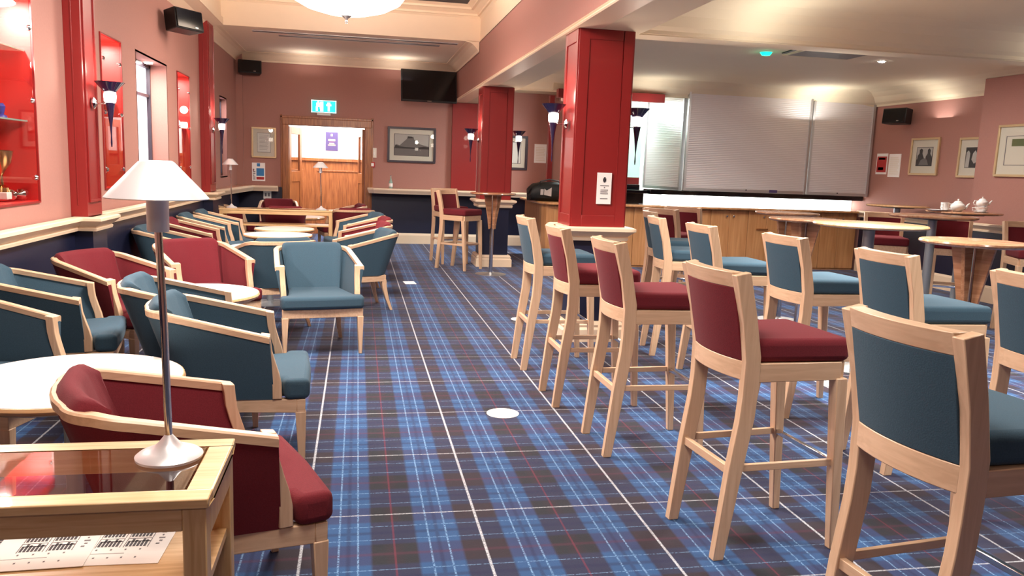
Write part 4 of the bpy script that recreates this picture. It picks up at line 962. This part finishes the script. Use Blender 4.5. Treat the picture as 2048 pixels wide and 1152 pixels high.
# ------------------------------------------------------------------ winged high tables
def winged(x, y, rz, mat, label, first={}):
    t = thing('winged_high_table', label, 'high table', (x, y, 0), rz, 'high tables with winged posts')
    MB().lathe([(0, 1.122), (.30, 1.122), (.318, 1.13), (.322, 1.138), (.318, 1.148), (.312, 1.15), (0, 1.15)], 56, caps=False).build('round_top', M[mat], t, smooth=True)
    for k in range(4):
        a = k*PI/2; m = MB().prism([(.028, .66), (.052, .64), (.075, .80), (.135, 1.1), (.145, 1.122), (.022, 1.122)], -.012, .012, 'y')
        m.build('wing', M['topwood'] if mat == 'topwood' else M['oakz'], t, bevel=.003, rz=a)
    MB().cyl(0, 0, .012, 1.122, .026, 20).build('post', M['chrome'], t, smooth=True)
    MB().lathe([(0, .0), (.22, .0), (.22, .006), (.05, .016), (.03, .03), (0, .03)], 40, caps=False).build('base_plate', M['steel'], t, smooth=True)
    return t
winged(3.86, 4.44, R(24), 'topwood', 'winged high table at right edge, nearest of the high tables')
winged(3.98, 6.62, R(40), 'topwood', 'winged high table before the bar cabinets, half behind the pale one')
winged(4.42, 7.72, R(15), 'topwood', 'farther winged high table closest to the bar cabinets')
winged(1.86, 11.12, R(20), 'topwood', 'winged high table standing in front of the farther column')
# large column high tables
def big_table(x, y, mat, label):
    t = thing('large_high_table', label, 'high table', (x, y, 0), 0, 'large round high tables with grey posts')
    MB().lathe([(0, 1.14), (.40, 1.14), (.425, 1.148), (.43, 1.157), (.425, 1.167), (.418, 1.17), (0, 1.17)], 64, caps=False).build('round_top', M[mat], t, smooth=True)
    MB().box(-.16, .16, -.16, .16, 1.125, 1.14).build('mounting_plate', M['black'], t)
    MB().cyl(0, 0, .012, 1.126, .045, 24).build('post', M['greypole'], t, smooth=True)
    MB().lathe([(0, .0), (.29, .0), (.29, .006), (.08, .016), (.05, .03), (0, .03)], 48, caps=False).build('base_plate', M['steel'], t, smooth=True)
    return t
big_table(4.00, 5.72, 'palewood', 'large pale wooden high table nearest, left of the winged table')
big_table(5.98, 7.50, 'topwood', 'large brown high table behind the nearest pale one')
big_table(7.80, 10.55, 'palewood', 'large high table farthest back by the right wall notices')
big_table(7.40, 8.75, 'topwood', 'large high table carrying the white teapots')
# tea things
TZ = 1.17
tag(MB().lathe([(0, 0), (.09, .0), (.13, .012), (.15, .018), (.13, .016), (.09, .006), (0, .006)], 36, (7.06, 8.76, TZ), caps=False).build('china_plate', M['china'], smooth=True), 'white china plate under the small jug, left of teapots', 'plate')
def teapot(x, y, z, s, rz, label, knob=True):
    t = thing('teapot', label, 'teapot', (x, y, z), rz); t.scale = (s, s, s)
    MB().lathe([(0, 0), (.045, 0), (.07, .02), (.088, .055), (.085, .085), (.065, .105), (.05, .11), (0, .11)], 32, caps=False).build('pot_body', M['china'], t, smooth=True)
    MB().lathe([(.056, .106), (.05, .122), (.03, .136), (.01, .14), (.008, .148), (.013, .156), (.008, .163), (0, .164)], 24, caps=False).build('lid', M['china'], t, smooth=True)
    MB().tube([(.07, 0, .04), (.105, 0, .055), (.12, 0, .09), (.14, 0, .108)], [.02, .016, .011, .009]).build('spout', M['china'], t, smooth=True)
    MB().tube([(-.07, 0, .09), (-.11, 0, .10), (-.13, 0, .07), (-.115, 0, .035), (-.078, 0, .03)], .007).build('handle', M['china'], t, smooth=True)
    return t
teapot(7.28, 8.72, TZ, .95, R(-20), 'white teapot with domed lid in the middle of the tea things')
t = thing('milk_jug', 'small white china jug standing on the plate beside teapot', 'jug', (7.10, 8.72, TZ+.012), .3)
MB().lathe([(0, 0), (.035, 0), (.05, .03), (.045, .07), (.05, .095), (.046, .095), (.04, .07), (0, .02)], 24, caps=False).build('jug_body', M['china'], t, smooth=True)
MB().tube([(-.045, 0, .08), (-.075, 0, .075), (-.075, 0, .04), (-.045, 0, .03)], .006).build('handle', M['china'], t, smooth=True)
tag(MB().lathe([(0, 0), (.06, .0), (.09, .012), (.085, .014), (0, .006)], 32, (7.50, 8.58, TZ), caps=False).build('saucer', M['china'], smooth=True), 'white saucer under the stacked cups on the teapot table', 'saucer')
def cup_(x, y, z, label):
    t = thing('teacup', label, 'cup', (x, y, z), R(-15))
    MB().lathe([(0, 0), (.035, 0), (.06, .02), (.078, .06), (.075, .061), (.05, .02), (0, .008)], 28, caps=False).build('cup_body', M['china'], t, smooth=True)
    MB().tube([(-.072, 0, .05), (-.11, 0, .05), (-.105, 0, .02), (-.058, 0, .018)], .006).build('handle', M['china'], t, smooth=True)
cup_(7.50, 8.58, TZ+.008, 'white teacup under the right-hand teapot')
teapot(7.50, 8.58, TZ+.066, .78, R(-20), 'white teapot stacked on a teacup, rightmost tea thing')
